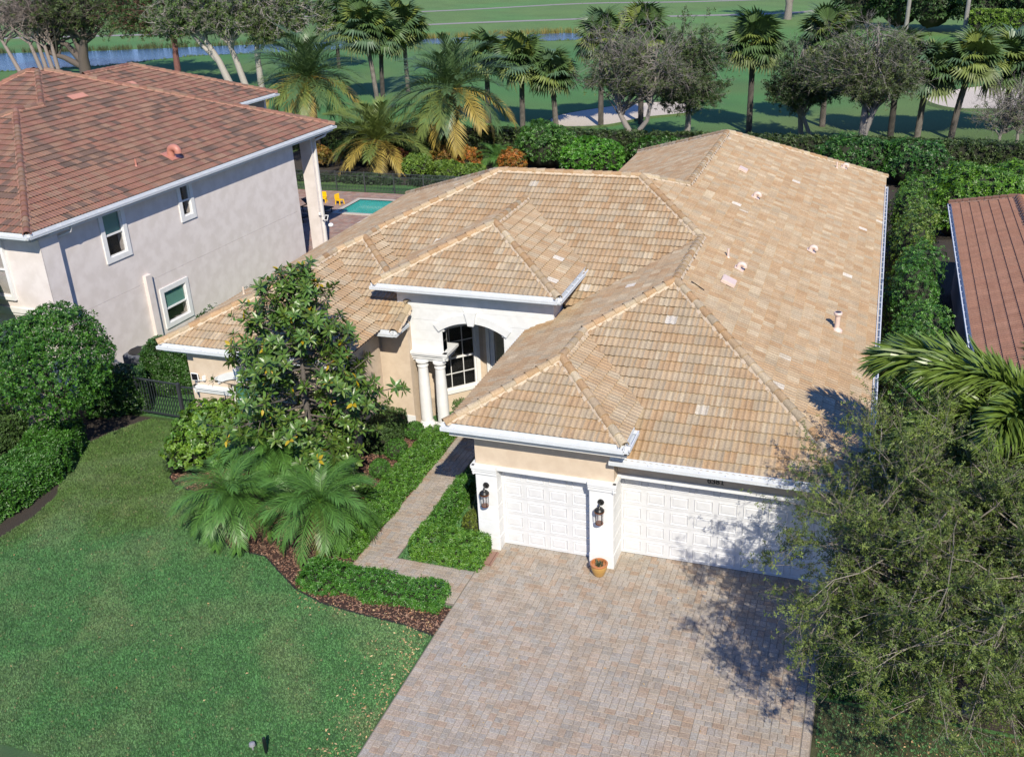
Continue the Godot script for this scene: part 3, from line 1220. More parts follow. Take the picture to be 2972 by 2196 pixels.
func make_house() -> void:
	var h := base("house")
	tag(h, "single storey cream stucco house with tan tile roof and white garage doors", "house")
	var roof := Node3D.new()
	roof.name = "roof"
	h.add_child(roof)
	var whole := []
	var cut := MB.new()
	var deck := MB.new()
	deck.col = Color(0.10, 0.07, 0.05)
	# corners of the roof
	var sL := v3(-1.12, 3.95, 0.83)
	var sR := v3(3.5, 3.95, 0.83)
	var sA := v3(1.2, 4.93, -1.7)
	var sB := v3(1.3, 4.972, -3.58)
	var sV := v3(3.5, 3.95, -1.15)
	var gA := v3(3.41, 5.864, -5.7)
	var gB := v3(3.41, 5.864, -10.0)
	var gF := v3(9.03, 3.3, 0.42)
	var rB := v3(9.03, 3.3, -29.9)
	var V0 := v3(-1.12, 3.95, -5.45)
	var C := v3(0.76, 7.06, -12.85)
	var E := v3(-4.52, 7.06, -12.85)
	var G := v3(2.15, 6.43, -14.4)
	var F := v3(2.15, 6.43, -23.95)
	var H := v3(-2.95, 4.29, -29.07)
	var K := v3(-7.93, 5.63, -9.45)
	var I := v3(-7.97, 5.61, -8.53)
	var L := v3(-8.75, 5.286, -7.8)
	var J := v3(-8.75, 5.286, -5.08)
	var F0 := v3(-11.93, 3.95, -1.9)
	var F1 := v3(-5.57, 3.95, -1.9)
	var R0 := v3(-11.93, 3.95, -20.26)
	var PA := v3(-3.04, 6.465, -8.34)
	var PE := v3(-3.04, 6.465, -11.43)
	var pl := v3(-6.1, 5.18, -5.28)
	var pr := v3(0.02, 5.18, -5.28)
	var yb := 5.864 - 0.4225 * (3.15 - 0.0)
	var S := func(p: Array) -> void: slope(p, pal_house, whole, cut, deck, pal_pale, 0.005)
	S.call([[V0, sL, sA, sB], [V0, sB, gA, gB]])
	S.call([[sL, sR, sA]])
	S.call([[sA, sR, sV, sB]])
	var m1 := v3(3.15, 3.3, 0.42)
	var m2 := v3(3.15, 5.864 - 0.419 * (5.7 - 1.53), -1.53)
	S.call([[m2, m1, gF, gA], [sB, m2, gA]])
	S.call([[F, G, v3(9.03, 3.3, -14.4), rB], [G, C, gB, v3(9.03, 3.3, -10.0), v3(9.03, 3.3, -14.4)], [gB, gA, gF, v3(9.03, 3.3, -10.0)]])
	S.call([[E, K, v3(-5.1, 4.44, -6.62), v3(0.04, 4.44, -6.62), gB, C]])
	S.call([[I, L, v3(-5.6, 3.95, -4.53), v3(-5.1, 3.95, -4.53), v3(-5.12, 4.43, -5.68)]])
	S.call([[K, I, v3(-5.12, 4.43, -5.68), v3(-5.1, 4.44, -6.62)]])
	S.call([[R0, v3(-11.93, 3.95, -9.45), K, E], [v3(-11.93, 3.95, -9.45), v3(-11.93, 3.95, -7.8), L, I, K], [v3(-11.93, 3.95, -7.8), F0, J, L]])
	S.call([[F0, F1, J]])
	S.call([[L, J, F1, v3(-5.57, 3.95, -4.53)]])
	S.call([[pl, pr, PA]])
	S.call([[PE, PA, pr, v3(0.02, 5.18, -8.37)]])
	S.call([[PE, v3(-6.1, 5.18, -8.37), pl, PA]])
	S.call([[H, v3(-2.95, 4.29, -19.47), G, F]])
	# slopes that face away are closed with boards
	deck.poly([R0, E, C, G, v3(-2.95, 4.29, -19.47), v3(-3.75, 3.95, -20.26)])
	deck.poly([H, F, rB])
	lay_tiles(roof, whole, cut, [pal_house, pal_pale], 300, Transform3D())
	var mortar := MB.new()
	var mc := Color(0.50, 0.40, 0.29)
	for e in [[sL, sA], [sR, sA], [sA, sB], [sB, gA], [gF, gA], [gA, gB], [gB, C], [G, C], [G, F], [rB, F], [H, F], [C, E], [K, E], [K, I], [L, I], [v3(-5.12, 4.43, -5.68), I], [L, J], [F0, J], [F1, J], [R0, E], [pl, PA], [pr, PA], [PA, PE]]:
		caps(roof, e[0], e[1], pal_house, mortar, mc)
	caps(roof, v3(-5.1, 3.93, -4.5), v3(-5.1, 4.33, -5.6), pal_house, mortar, mc, 0.14)
	built("mortar", mortar, M.soft, roof)
	built("roof_deck", deck, M.soft, roof)

	# walls
	var w := MB.new()
	w.col = Color(0.58, 0.475, 0.365)
	w.mm(v3(-0.59, 2.56, -0.1), v3(3.12, 3.72, 0.30))            # over the small door
	w.mm(v3(3.12, 2.60, -0.5), v3(8.56, 3.3, -0.10))             # over the wide door
	w.mm(v3(-0.59, 0, -5.6), v3(-0.34, 3.72, 0.28))               # left side of the garage
	w.mm(v3(2.9, 2.56, -0.6), v3(3.118, 3.72, 0.29))
	w.mm(v3(8.3, 0, -29.3), v3(8.55, 3.2, -0.12))                 # right side of the house
	w.mm(v3(-11.3, 0, -19.6), v3(-10.87, 3.8, -2.3))              # left side
	w.mm(v3(-10.87, 0, -2.6), v3(-6.1, 0.35, -2.15))              # front of the left wing: below, over and beside its window
	w.mm(v3(-10.87, 2.75, -2.6), v3(-6.1, 3.72, -2.05))
	w.mm(v3(-10.87, 0, -2.6), v3(-9.75, 2.75, -2.05))
	w.mm(v3(-8.6, 0, -2.6), v3(-6.1, 2.75, -2.05))
	w.mm(v3(-6.35, 0, -5.3), v3(-6.1, 3.72, -2.07))
	w.mm(v3(-6.3, 0, -5.8), v3(-5.12, 3.8, -5.45))                # the pier left of the columns
	w.mm(v3(-5.45, 0, -8.6), v3(-5.12, 2.6, -5.8))
	# the walls at the back of the entry, the window wall turned 45 degrees
	w.mm(v3(-3.7, 0, -8.2), v3(-0.45, 4.2, -8.0))
	w.mm(v3(-3.2, 2.8, -29.0), v3(-2.9, 4.1, -19.0))
	w.mm(v3(-2.9, 0, -29.3), v3(8.3, 3.2, -29.0))
	w.mm(v3(-11.3, 0, -20.0), v3(-2.9, 3.8, -19.6))
	w.mm(v3(-3.2, 0, -29.0), v3(-2.9, 2.8, -19.0))
	built("wall", w, M.stucco, h)

	var t := MB.new()
	t.col = Color(0.72, 0.73, 0.735)
	# garage piers
	rusticated(t, v3(-0.59, 0.42, -0.05), v3(0.0, 2.32, 0.36), 4)
	t.cbox(v3(-0.60, 0.0, -0.05), v3(0.012, 0.42, 0.372), 0.008)
	rusticated(t, v3(2.49, 0.42, -0.47), v3(3.12, 2.32, 0.36), 4)
	t.cbox(v3(2.48, 0.0, -0.47), v3(3.132, 0.42, 0.372), 0.008)
	rusticated(t, v3(8.0, 0.0, -0.5), v3(8.57, 2.5, -0.02), 5)
	# the ledge over the piers and door heads
	band(t, v3(-0.66, 2.33, 0.36), v3(0.02, 2.33, 0.36), v3(0, 0, 1), 0.10, 0.26)
	band(t, v3(-0.59, 2.33, 0.44), v3(-0.59, 2.33, -0.4), v3(-1, 0, 0), 0.10, 0.26)
	band(t, v3(2.47, 2.33, 0.36), v3(3.2, 2.33, 0.36), v3(0, 0, 1), 0.10, 0.26)
	band(t, v3(3.12, 2.33, 0.44), v3(3.12, 2.33, -0.12), v3(1, 0, 0), 0.10, 0.26)
	t.mm(v3(-0.59, 2.33, 0.0), v3(0.0, 2.589, 0.36))
	t.mm(v3(2.49, 2.33, -0.3), v3(3.12, 2.589, 0.36))
	t.mm(v3(0.0, 2.47, -0.04), v3(2.49, 2.588, 0.345))            # head of the small door
	t.mm(v3(3.12, 2.52, -0.5), v3(8.0, 2.635, -0.06))             # head of the wide door
	t.mm(v3(-0.05, 0, -0.06), v3(-0.018, 2.47, 0.30))
	t.mm(v3(2.51, 0, -0.06), v3(2.54, 2.47, 0.30))
	# portico: wall over the arch in courses
	var zp := -5.7
	var courses := [2.86, 3.22, 3.57, 3.93, 4.31, 4.69, 5.02]
	for i in courses.size() - 1:
		var y0: float = courses[i] + 0.004
		var y1: float = courses[i + 1] - 0.004
		var l := -5.5
		var ym := (y0 + y1) * 0.5
		if ym < 3.95:
			# beside the opening
			var half := 1.045
			if ym > 3.6:
				half = 1.045 * sqrt(maxf(0.0, 1.0 - pow((ym - 3.56) / 0.40, 2.0)))
				half = 0.98
			t.mm(v3(l, y0, zp - 0.3), v3(-2.97 - half, y1, zp))
			t.mm(v3(-2.97 + half, y0, zp - 0.3), v3(-0.27, y1, zp))
		else:
			t.mm(v3(l, y0, zp - 0.3), v3(-0.27, y1, zp))
	t.mm(v3(-5.49, 2.87, zp - 0.32), v3(-4.015, 3.92, zp - 0.008))
	t.mm(v3(-1.925, 0.0, zp - 0.32), v3(-0.28, 3.92, zp - 0.008))
	t.mm(v3(-5.49, 3.94, zp - 0.32), v3(-0.28, 5.03, zp - 0.008))
	# spandrels under the arch
	for s in [-1.0, 1.0]:
		var sd: float = s
		for i in 8:
			var x0 := 1.03 - 0.06 * i
			var yy := 3.56 + 0.40 * sqrt(maxf(0.0, 1.0 - pow((x0 - 0.03) / 1.045, 2.0)))
			t.box(v3(-2.97 + sd * (x0 - 0.03), (yy + 3.95) * 0.5, zp - 0.155), v3(0.06, maxf(0.005, 3.95 - yy), 0.28))
	t.mm(v3(-5.5, 2.6, -8.6), v3(-5.3, 5.02, zp - 0.3))             # sides
	t.mm(v3(-0.47, 0, -8.6), v3(-0.272, 5.02, zp - 0.3))
	arch_trim(t, -2.97, 3.60, 1.13, 0.36, 0.27, zp, 0.07)
	for s in [-1.0, 1.0]:
		var sd: float = s
		t.bar(v3(-2.97 + sd * 0.25, 4.33, zp + 0.004), v3(-2.97 + sd * 0.43, 4.86, zp + 0.004), 0.02, 0.012, v3(0, 0, 1))
	# entablature over the columns
	band(t, v3(-5.6, 2.6, zp + 0.02), v3(-3.86, 2.6, zp + 0.02), v3(0, 0, 1), 0.17, 0.26)
	band(t, v3(-4.0, 2.6, zp + 0.17), v3(-4.0, 2.6, zp - 0.8), v3(1, 0, 0), 0.17, 0.26)
	t.mm(v3(-5.52, 2.5, zp - 0.8), v3(-4.0, 2.858, zp + 0.02))
	# white base of the pier
	t.mm(v3(-5.5, 0, -5.45), v3(-5.10, 0.55, -5.425))
	t.mm(v3(-6.28, 0, -5.45), v3(-5.502, 0.32, -5.435))
	# pilaster ledge on the left wing
	band(t, v3(-10.97, 2.36, -2.05), v3(-9.62, 2.36, -2.05), v3(0, 0, 1), 0.15, 0.24)
	band(t, v3(-10.87, 2.36, -1.9), v3(-10.87, 2.36, -2.5), v3(-1, 0, 0), 0.10, 0.24)
	band(t, v3(-10.90, 1.86, -2.05), v3(-9.72, 1.86, -2.05), v3(0, 0, 1), 0.06, 0.1)
	t.mm(v3(-10.86, 0.0, -2.06), v3(-9.76, 0.3, -2.03))
	arch_trim(t, -9.18, 2.74, 0.84, 0.24, 0.22, -2.05, 0.08)
	band(t, v3(-8.5, 2.36, -2.05), v3(-7.3, 2.36, -2.05), v3(0, 0, 1), 0.15, 0.24)
	band(t, v3(-8.5, 1.86, -2.05), v3(-7.3, 1.86, -2.05), v3(0, 0, 1), 0.06, 0.1)
	t.mm(v3(-8.5, 0.0, -2.06), v3(-7.3, 0.3, -2.03))
	# soffits
	t.col = Color(0.72, 0.70, 0.66)
	t.mm(v3(-1.05, 3.60, 0.28), v3(3.55, 3.68, 0.8))
	t.mm(v3(-1.05, 3.60, -5.4), v3(-0.5, 3.68, 0.28))
	t.mm(v3(3.0, 3.60, -1.1), v3(3.5, 3.68, 0.3))
	t.mm(v3(3.13, 3.19, -0.12), v3(8.98, 3.24, 0.36))
	t.mm(v3(8.5, 3.08, -29.5), v3(8.98, 3.16, -0.12))
	t.mm(v3(-11.85, 3.66, -2.1), v3(-5.7, 3.74, -1.95))
	t.mm(v3(-11.85, 3.66, -20.2), v3(-11.2, 3.74, -2.1))
	t.mm(v3(-5.7, 3.7, -5.6), v3(-5.12, 3.78, -4.6))
	t.mm(v3(-5.95, 4.97, -8.4), v3(-0.02, 5.02, -5.36))
	t.mm(v3(-5.45, 4.15, -8.8), v3(-0.4, 4.2, -5.95))
	built("white_trim", t, M.paint, h)

	# columns
	for x in [-4.80, -4.19]:
		var c := MB.new()
		c.col = Color(0.73, 0.735, 0.735)
		var xx: float = x
		var o := v3(xx, 0, zp)
		c.cbox(o + v3(-0.27, 0.0, -0.27), o + v3(0.27, 0.15, 0.27), 0.012)
		c.lathe([Vector2(0.25, 0.15), Vector2(0.265, 0.18), Vector2(0.265, 0.21), Vector2(0.235, 0.245), Vector2(0.215, 0.26), Vector2(0.225, 0.29), Vector2(0.205, 0.32), Vector2(0.195, 0.34), Vector2(0.195, 1.0), Vector2(0.178, 1.8), Vector2(0.160, 2.3), Vector2(0.185, 2.31), Vector2(0.185, 2.345), Vector2(0.165, 2.35), Vector2(0.165, 2.41), Vector2(0.205, 2.45), Vector2(0.22, 2.48), Vector2(0.22, 2.5), Vector2(0, 2.5)], 28, o)
		built("column", c, M.paint, h)

	garage_door(h, 0.0, 2.49, 2.46, -0.002, 4, 5, "single garage door, the narrower one, left of the clay pot")
	garage_door(h, 3.12, 8.0, 2.52, -0.47, 8, 5, "double garage door under the house number, dappled by tree shade")

	# the entry window stands on a wall turned 45 degrees
	var r := v3(1, 0, -1).normalized()
	var ew := MB.new()
	ew.col = Color(0.58, 0.475, 0.365)
	var p0 := v3(-5.0, 0, -6.55)
	var ob := Basis(r, Vector3.UP, r.cross(Vector3.UP))
	ew.box(p0 + r * 1.02 + Vector3.UP * 0.34 - ob.z * 0.12, v3(2.04, 0.68, 0.2), ob)
	ew.box(p0 + r * 1.02 + Vector3.UP * 3.7 - ob.z * 0.12, v3(2.04, 1.0, 0.2), ob)
	ew.box(p0 + r * 0.12 + Vector3.UP * 2.0 - ob.z * 0.12, v3(0.24, 4.0, 0.2), ob)
	ew.box(p0 + r * 1.95 + Vector3.UP * 2.0 - ob.z * 0.12, v3(0.2, 4.0, 0.2), ob)
	built("entry_wall", ew, M.stucco, h)
	sash(h, "entry_window", p0 + r * 0.36 + Vector3.UP * 0.82 - ob.z * 0.06, r, 1.38, 2.3, 3, 4, 0.06, Color(0, 0, 0, 0), 0.5, 0.14)
	# double front doors
	var dz := -7.97
	sash(h, "front_door", v3(-3.3, 0.05, dz), Vector3.RIGHT, 0.95, 2.9, 1, 1, 0.16, Color(0, 0, 0, 0), 0.0, 0.12)
	sash(h, "front_door", v3(-2.2, 0.05, dz), Vector3.RIGHT, 0.95, 2.9, 1, 1, 0.16, Color(0, 0, 0, 0), 0.0, 0.12)
	var lw := sash(h, "front_window", v3(-9.75, 0.38, -2.28), Vector3.RIGHT, 1.15, 2.32, 2, 4, 0.07, Color(0.12, 0.36, 0.27), 0.0, 0.1)
	lw.set_meta("label", "window with green slatted blinds behind the magnolia tree")

	# gutters
	var go := func(a: Vector3, b: Vector3, out: Vector3, ends: int) -> void:
		var gm := MB.new()
		gutter(gm, a, b, out, ends)
		built("gutter", gm, M.paint, h)
	go.call(v3(-1.22, 3.88, 0.97), v3(3.65, 3.88, 0.97), v3(0, 0, 1), 1)
	go.call(v3(3.65, 3.88, 0.97), v3(3.65, 3.88, -0.15), v3(1, 0, 0), 2)
	go.call(v3(3.05, 3.30, 0.555), v3(9.15, 3.30, 0.555), v3(0, 0, 1), 1)
	go.call(v3(9.15, 3.30, 0.555), v3(9.15, 3.30, -27.9), v3(1, 0, 0), 2)
	go.call(v3(-6.16, 5.12, -5.14), v3(0.14, 5.12, -5.14), v3(0, 0, 1), 1)
	go.call(v3(0.14, 5.12, -5.14), v3(0.14, 5.12, -8.5), v3(1, 0, 0), 2)
	go.call(v3(-11.95, 3.88, -1.76), v3(-5.45, 3.88, -1.76), v3(0, 0, 1), 1)
	go.call(v3(-6.2, 3.88, -4.40), v3(-5.0, 3.88, -4.40), v3(0, 0, 1), 2)
	go.call(v3(-5.0, 3.88, -4.40), v3(-5.0, 3.88, -5.4), v3(1, 0, 0), 2)
	go.call(v3(-1.25, 3.88, -4.5), v3(-1.25, 3.88, -5.4), v3(-1, 0, 0), 3)
	# vents on the right-hand slope
	roof_vent(h, 3.46, -19.3, "skylight", 0.9)
	roof_vent(h, 4.3, -16.65, "gooseneck", 0.72)
	roof_vent(h, 7.09, -27.5, "gooseneck", 0.72)
	roof_vent(h, 6.81, -26.9, "stub")
	roof_vent(h, 6.63, -13.8, "gooseneck", 0.72)
	roof_vent(h, 4.37, -9.4, "stub")
	roof_vent(h, 4.78, -8.88, "gooseneck", 0.72)
	roof_vent(h, 4.66, -7.4, "skylight", 1.1)
	roof_vent(h, 7.87, -8.0, "pipe")
	roof_vent_at(h, v3(-11.2, 4.26, -5.6), v3(-0.39, 0.92, 0), "stub", Color(0.6, 0.5, 0.4))

	# house number
	var num := base("house_number", v3(5.36, 2.685, -0.095))
	tag(num, "black house number 6381 on the tan wall over the double garage door", "house number")
	var x := 0.0
	for ch in "6381":
		var tm := TextMesh.new()
		var sf := SystemFont.new()
		sf.font_names = PackedStringArray(["Droid Serif"])
		sf.font_weight = 700
		sf.font_italic = true
		tm.font = sf
		tm.text = ch
		tm.font_size = 64
		tm.pixel_size = 0.0030
		tm.depth = 0.02
		tm.horizontal_alignment = HORIZONTAL_ALIGNMENT_LEFT
		tm.vertical_alignment = VERTICAL_ALIGNMENT_BOTTOM
		put("digit", tm, M.ink, num, Transform3D(Basis(), v3(x, -0.03, 0)))
		x += 0.105

	# lanterns
	for i in 2:
		var lp := base("wall_lantern", v3(-0.30 if i == 0 else 2.80, 2.0 if i == 0 else 2.0, 0.36))
		tag(lp, "black and copper glass wall lantern left of the narrow garage door" if i == 0 else "black and copper glass wall lantern on the pier between the garage doors", "wall lantern", "wall lanterns on the garage piers")
		var lm := MB.new()
		lm.col = Color(0.012, 0.012, 0.014)
		var disc := MB.new()
		disc.col = lm.col
		disc.tube([v3(0, 0, 0), v3(0, 0, 0.025), v3(0, 0, 0.045)], [0.085, 0.085, 0.055], 20)
		built("wall_plate", disc, M.blacktrim, lp)
		lm.tube([v3(0, 0, 0.03), v3(0, 0.03, 0.09), v3(0, 0.02, 0.15), v3(0, -0.05, 0.17)], [0.02, 0.018, 0.018, 0.02], 10)
		built("arm", lm, M.blacktrim, lp)
		var cp := MB.new()
		cp.col = Color(0.012, 0.012, 0.014)
		cp.lathe([Vector2(0.125, -0.16), Vector2(0.128, -0.135), Vector2(0.09, -0.09), Vector2(0.05, -0.07), Vector2(0.02, -0.03), Vector2(0, -0.03)], 20, v3(0, 0, 0.17))
		built("cap", cp, M.blacktrim, lp)
		var cu := MB.new()
		cu.col = Color(0.30, 0.11, 0.05)
		cu.lathe([Vector2(0.115, -0.19), Vector2(0.13, -0.19), Vector2(0.13, -0.162), Vector2(0.115, -0.162)], 20, v3(0, 0, 0.17))
		cu.lathe([Vector2(0, -0.535), Vector2(0.105, -0.535), Vector2(0.105, -0.51), Vector2(0.0, -0.51)], 20, v3(0, 0, 0.17))
		built("copper_ring", cu, M.metal, lp)
		var br := MB.new()
		br.col = Color(0.012, 0.012, 0.014)
		for k in 4:
			var a := TAU * (k + 0.5) / 4
			br.bar(v3(cos(a) * 0.118, -0.17, 0.17 + sin(a) * 0.118), v3(cos(a) * 0.1, -0.53, 0.17 + sin(a) * 0.1), 0.014, 0.014)
		built("cage_bars", br, M.blacktrim, lp)
		var gl := MB.new()
		gl.lathe([Vector2(0.098, -0.51), Vector2(0.108, -0.17)], 20, v3(0, 0, 0.17))
		built("glass", gl, M.clear, lp)
		var bu := MB.new()
		bu.col = Color(0.6, 0.6, 0.58)
		bu.lathe([Vector2(0.012, -0.4), Vector2(0.016, -0.32), Vector2(0.014, -0.2), Vector2(0.0, -0.19)], 10, v3(0, 0, 0.17))
		built("bulb", bu, M.paint, lp)

	# pot
	var pot := base("flower_pot", v3(2.83, 0.024, 0.70))
	tag(pot, "glazed ochre clay pot of succulents at the foot of the garage pier", "plant pot")
	var pm := MB.new()
	pm.col = Color(0.42, 0.25, 0.075)
	pm.lathe([Vector2(0, 0), Vector2(0.125, 0.0), Vector2(0.15, 0.04), Vector2(0.2, 0.18), Vector2(0.212, 0.26), Vector2(0.205, 0.31)], 28)
	built("body", pm, M.gloss, pot)
	var rm := MB.new()
	rm.col = Color(0.40, 0.16, 0.06)
	rm.lathe([Vector2(0.205, 0.31), Vector2(0.228, 0.325), Vector2(0.232, 0.355), Vector2(0.215, 0.37), Vector2(0.19, 0.365), Vector2(0.178, 0.30), Vector2(0.0, 0.30)], 28)
	built("rim", rm, M.gloss, pot)
	var su := MB.new()
	for i in 42:
		var a := rf(0, TAU)
		var q := v3(cos(a), 0, sin(a)) * rf(0.0, 0.13) + v3(0, 0.31, 0)
		su.col = Color(0.05, 0.075, 0.04).lerp(Color(0.16, 0.17, 0.10), rng.randf())
		su.tube([q, q + rv() * 0.02 + v3(0, 0.03, 0), q + v3(cos(a), 0, sin(a)) * 0.035 + v3(0, rf(0.05, 0.11), 0)], [0.014, 0.013, 0.002], 5)
	built("succulents", su, M.leaf, pot).set_meta("kind", "stuff")
	# mat
	var mat2 := MB.new()
	mat2.col = Color(0.28, 0.17, 0.13)
	mat2.cbox(v3(-0.62, 0.03, 0.5), v3(0.02, 0.045, 1.16), 0.006)
	mat2.col = Color(0.16, 0.08, 0.06)
	for e in [[-0.05, 0.5, -0.03, 1.16], [-0.62, 1.10, 0.02, 1.12]]:
		mat2.mm(v3(e[0], 0.045, e[1]), v3(e[2], 0.05, e[3]))
	tag(built("door_mat", mat2, M.soft), "brown rubber mat beside the clipped hedge at the narrow garage door", "mat")

	# solar camera on the left wing
	var sc := base("security_camera", v3(-10.55, 2.83, -2.05))
	tag(sc, "white security camera with small solar panel on the left wing wall", "security camera")
	var cm := MB.new()
	cm.col = Color(0.8, 0.8, 0.8)
	cm.cbox(v3(-0.04, -0.05, 0.0), v3(0.05, 0.11, 0.12), 0.02)
	built("camera_body", cm, M.paint, sc)
	var sp := MB.new()
	sp.col = Color(0.8, 0.8, 0.8)
	sp.cbox(v3(-0.42, -0.06, 0.10), v3(-0.16, 0.2, 0.13), 0.008)
	sp.bar(v3(-0.2, -0.04, 0.1), v3(0.0, -0.08, 0.02), 0.02, 0.02)
	built("panel_frame", sp, M.paint, sc)
	var sq := MB.new()
	sq.col = Color(0.012, 0.012, 0.018)
	sq.mm(v3(-0.395, -0.035, 0.13), v3(-0.185, 0.175, 0.134))
	built("solar_panel", sq, M.gloss, sc)
	# palm twig lying on the roof
	var tw := MB.new()
	tw.col = Color(0.03, 0.02, 0.015)
	var ty := func(xx: float) -> float: return 3.3 + 0.455 * (9.03 - xx) + 0.05
	tw.tube([v3(3.8, ty.call(3.8), -6.1), v3(3.95, ty.call(3.95) + 0.02, -6.0), v3(4.2, ty.call(4.2), -5.95)], [0.012, 0.016, 0.01], 6)
	tag(built("fallen_twig", tw, M.soft), "dark dry twig lying on the tan roof below the square vent", "twig")

# ---------------------------------------------------------------- neighbours
var pal_red := [Color(0.285, 0.135, 0.09), Color(0.265, 0.13, 0.09), Color(0.30, 0.165, 0.108), Color(0.255, 0.155, 0.105), Color(0.235, 0.11, 0.08), Color(0.28, 0.18, 0.12), Color(0.20, 0.115, 0.082)]
var pal_red_dark := [Color(0.115, 0.08, 0.06), Color(0.16, 0.10, 0.075), Color(0.19, 0.12, 0.085)]
var pal_brown := [Color(0.340, 0.175, 0.105), Color(0.330, 0.165, 0.100), Color(0.355, 0.185, 0.115), Color(0.320, 0.170, 0.105)]


func make_left_house() -> void:
	var h := base("neighbour_house", v3(-17.98, 0, -20.22), deg_to_rad(-2.95))
	tag(h, "two storey pale stucco house with weathered red tile roof, left of the cream house", "house")
	var roof := Node3D.new()
	roof.name = "roof"
	h.add_child(roof)
	var whole := []
	var cut := MB.new()
	var deck := MB.new()
	deck.col = Color(0.08, 0.05, 0.04)
	var a := v3(0.45, 6.40, 16.2)
	var b := v3(0.45, 6.40, -3.45)
	var N1 := v3(-6.15, 9.17, 9.6)
	var N1b := v3(-6.15, 9.17, 8.25)
	var N2 := v3(-8.5, 10.16, 5.9)
	var N2b := v3(-8.5, 10.16, 5.5)
	var N3 := v3(-9.1, 10.16, 5.9)
	var lf := v3(-12.75, 6.40, 16.2)
	var nl1 := v3(-18.05, 6.4, 14.85)
	var S := func(p: Array) -> void: slope(p, pal_red, whole, cut, deck, pal_red_dark, 0.16)
	S.call([[b, v3(0.45, 6.40, 8.25), N1b, N2, N2b], [v3(0.45, 6.40, 8.25), a, N1, N1b]])
	S.call([[lf, a, N1]])
	S.call([[N1, N1b, v3(-9.0, 7.97, 8.25), v3(-12.75, 6.40, 12.0), lf]])
	S.call([[N3, v3(-12.8, 7.55, 12.1), N1b, N2]])
	S.call([[v3(-18.2, 6.4, -3.45), v3(-18.2, 6.4, 15.0), N3, v3(-9.1, 10.16, 5.5)]])
	deck.poly([b, N2b, v3(-9.1, 10.16, 5.5), v3(-18.2, 6.4, -3.45)])
	# the lower wing behind
	var q0 := v3(-8.77, 6.40, -11.9)
	var q1 := v3(-8.77, 6.40, -2.5)
	var q2 := v3(-14.3, 8.74, -2.5)
	var q3 := v3(-14.3, 8.74, -6.2)
	S.call([[q0, q1, q2, q3]])
	deck.poly([q0, q3, v3(-19.8, 6.4, -11.9)])
	deck.poly([q3, q2, v3(-19.8, 6.4, -2.5), v3(-19.8, 6.4, -11.9)])
	# low roof over the front porch
	var p0 := v3(1.1, 3.05, 18.6)
	S.call([[v3(-8, 4.45, 15.9), v3(-8, 3.05, 19.2), v3(1.3, 3.05, 19.2), v3(-2.0, 4.45, 15.9)]])
	lay_tiles(roof, whole, cut, [pal_red, pal_red_dark], 300, h.transform)
	var mortar := MB.new()
	var mc := Color(0.34, 0.18, 0.125)
	for e in [[a, N1], [b, N2b], [N1b, N1], [N1b, N2], [N2, N3], [lf, N1], [v3(-12.8, 7.55, 12.1), N3], [q0, q3], [q3, q2], [v3(-18.2, 6.4, -3.45), v3(-9.1, 10.16, 5.5)]]:
		caps(roof, e[0], e[1], pal_red, mortar, mc)
	built("mortar", mortar, M.soft, roof)
	built("roof_deck", deck, M.soft, roof)
	for e in [[v3(-6.1, 9.215, 6.25)], [v3(-12.6, 8.075, -3.9)]]:
		# pale replacement tiles
		var sm := MB.new()
		sm.col = Color(0.48, 0.22, 0.16)
		var bb := facing(v3(0.39, 0.92, 0), v3(0, 0, 1))
		sm.box((e[0] as Vector3), v3(0.36, 0.02, 0.9), bb)
		built("patch", sm, M.soft, roof)
	roof_vent_at(h, v3(-0.93, 6.98, 7.0), v3(0.39, 0.92, 0), "gooseneck", Color(0.45, 0.19, 0.14), 1.5)
	roof_vent_at(h, v3(-1.02, 7.02, 9.0), v3(0.39, 0.92, 0), "stub", Color(0.45, 0.19, 0.14))

	var w := MB.new()
	w.col = Color(0.70, 0.645, 0.615)
	var openings := [[12.39, 11.44, 4.34, 5.99], [7.97, 7.42, 4.74, 5.99], [10.0, 8.67, 0.77, 2.1]]
	# the long side wall in strips between the windows
	w.mm(v3(-0.3, 2.815, 12.39), v3(0, 6.1, 15.6))
	w.mm(v3(-0.3, 2.815, 11.44), v3(0, 4.34, 12.39))
	w.mm(v3(-0.3, 2.815, 7.97), v3(0, 6.1, 11.44))
	w.mm(v3(-0.3, 2.815, 7.42), v3(0, 4.74, 7.97))
	w.mm(v3(-0.3, 2.815, 0.0), v3(0, 6.1, 7.42))
	w.mm(v3(-0.3, 0, 10.0), v3(0, 2.795, 15.6))
	w.mm(v3(-0.3, 0, 8.67), v3(0, 0.77, 10.0))
	w.mm(v3(-0.3, 2.1, 8.67), v3(0, 2.795, 10.0))
	w.mm(v3(-0.3, 0, 0.0), v3(0, 2.795, 8.67))
	w.mm(v3(-0.28, 2.79, 0.02), v3(-0.012, 2.82, 15.58))
	w.mm(v3(-13.0, 0, 15.3), v3(-0.3, 6.1, 15.6))
	w.mm(v3(-14.0, 0, -0.3), v3(-0.0, 6.1, 0.0))
	w.mm(v3(-0.3, 3.37, 14.79), v3(0.26, 6.1, 15.63))
	w.mm(v3(-3.4, 3.37, 15.6), v3(0.26, 6.1, 15.64))
	w.mm(v3(-12.9, 0, -11.4), v3(-9.3, 6.2, -11.2))
	w.mm(v3(-9.6, 0, -6.5), v3(-9.3, 6.2, -2.0))
	# the pillar at the back corner
	var pil := MB.new()
	pil.col = w.col
	pil.mm(v3(-0.72, 0, -2.36), v3(-0.05, 6.1, -1.96))
	built("pillar", pil, M.stucco_pale, h)
	# chase on the wall and a band of thicker plaster round the lower floor
	w.mm(v3(0, 0, 10.60), v3(0.16, 3.12, 10.93))
	built("wall", w, M.stucco_pale, h)
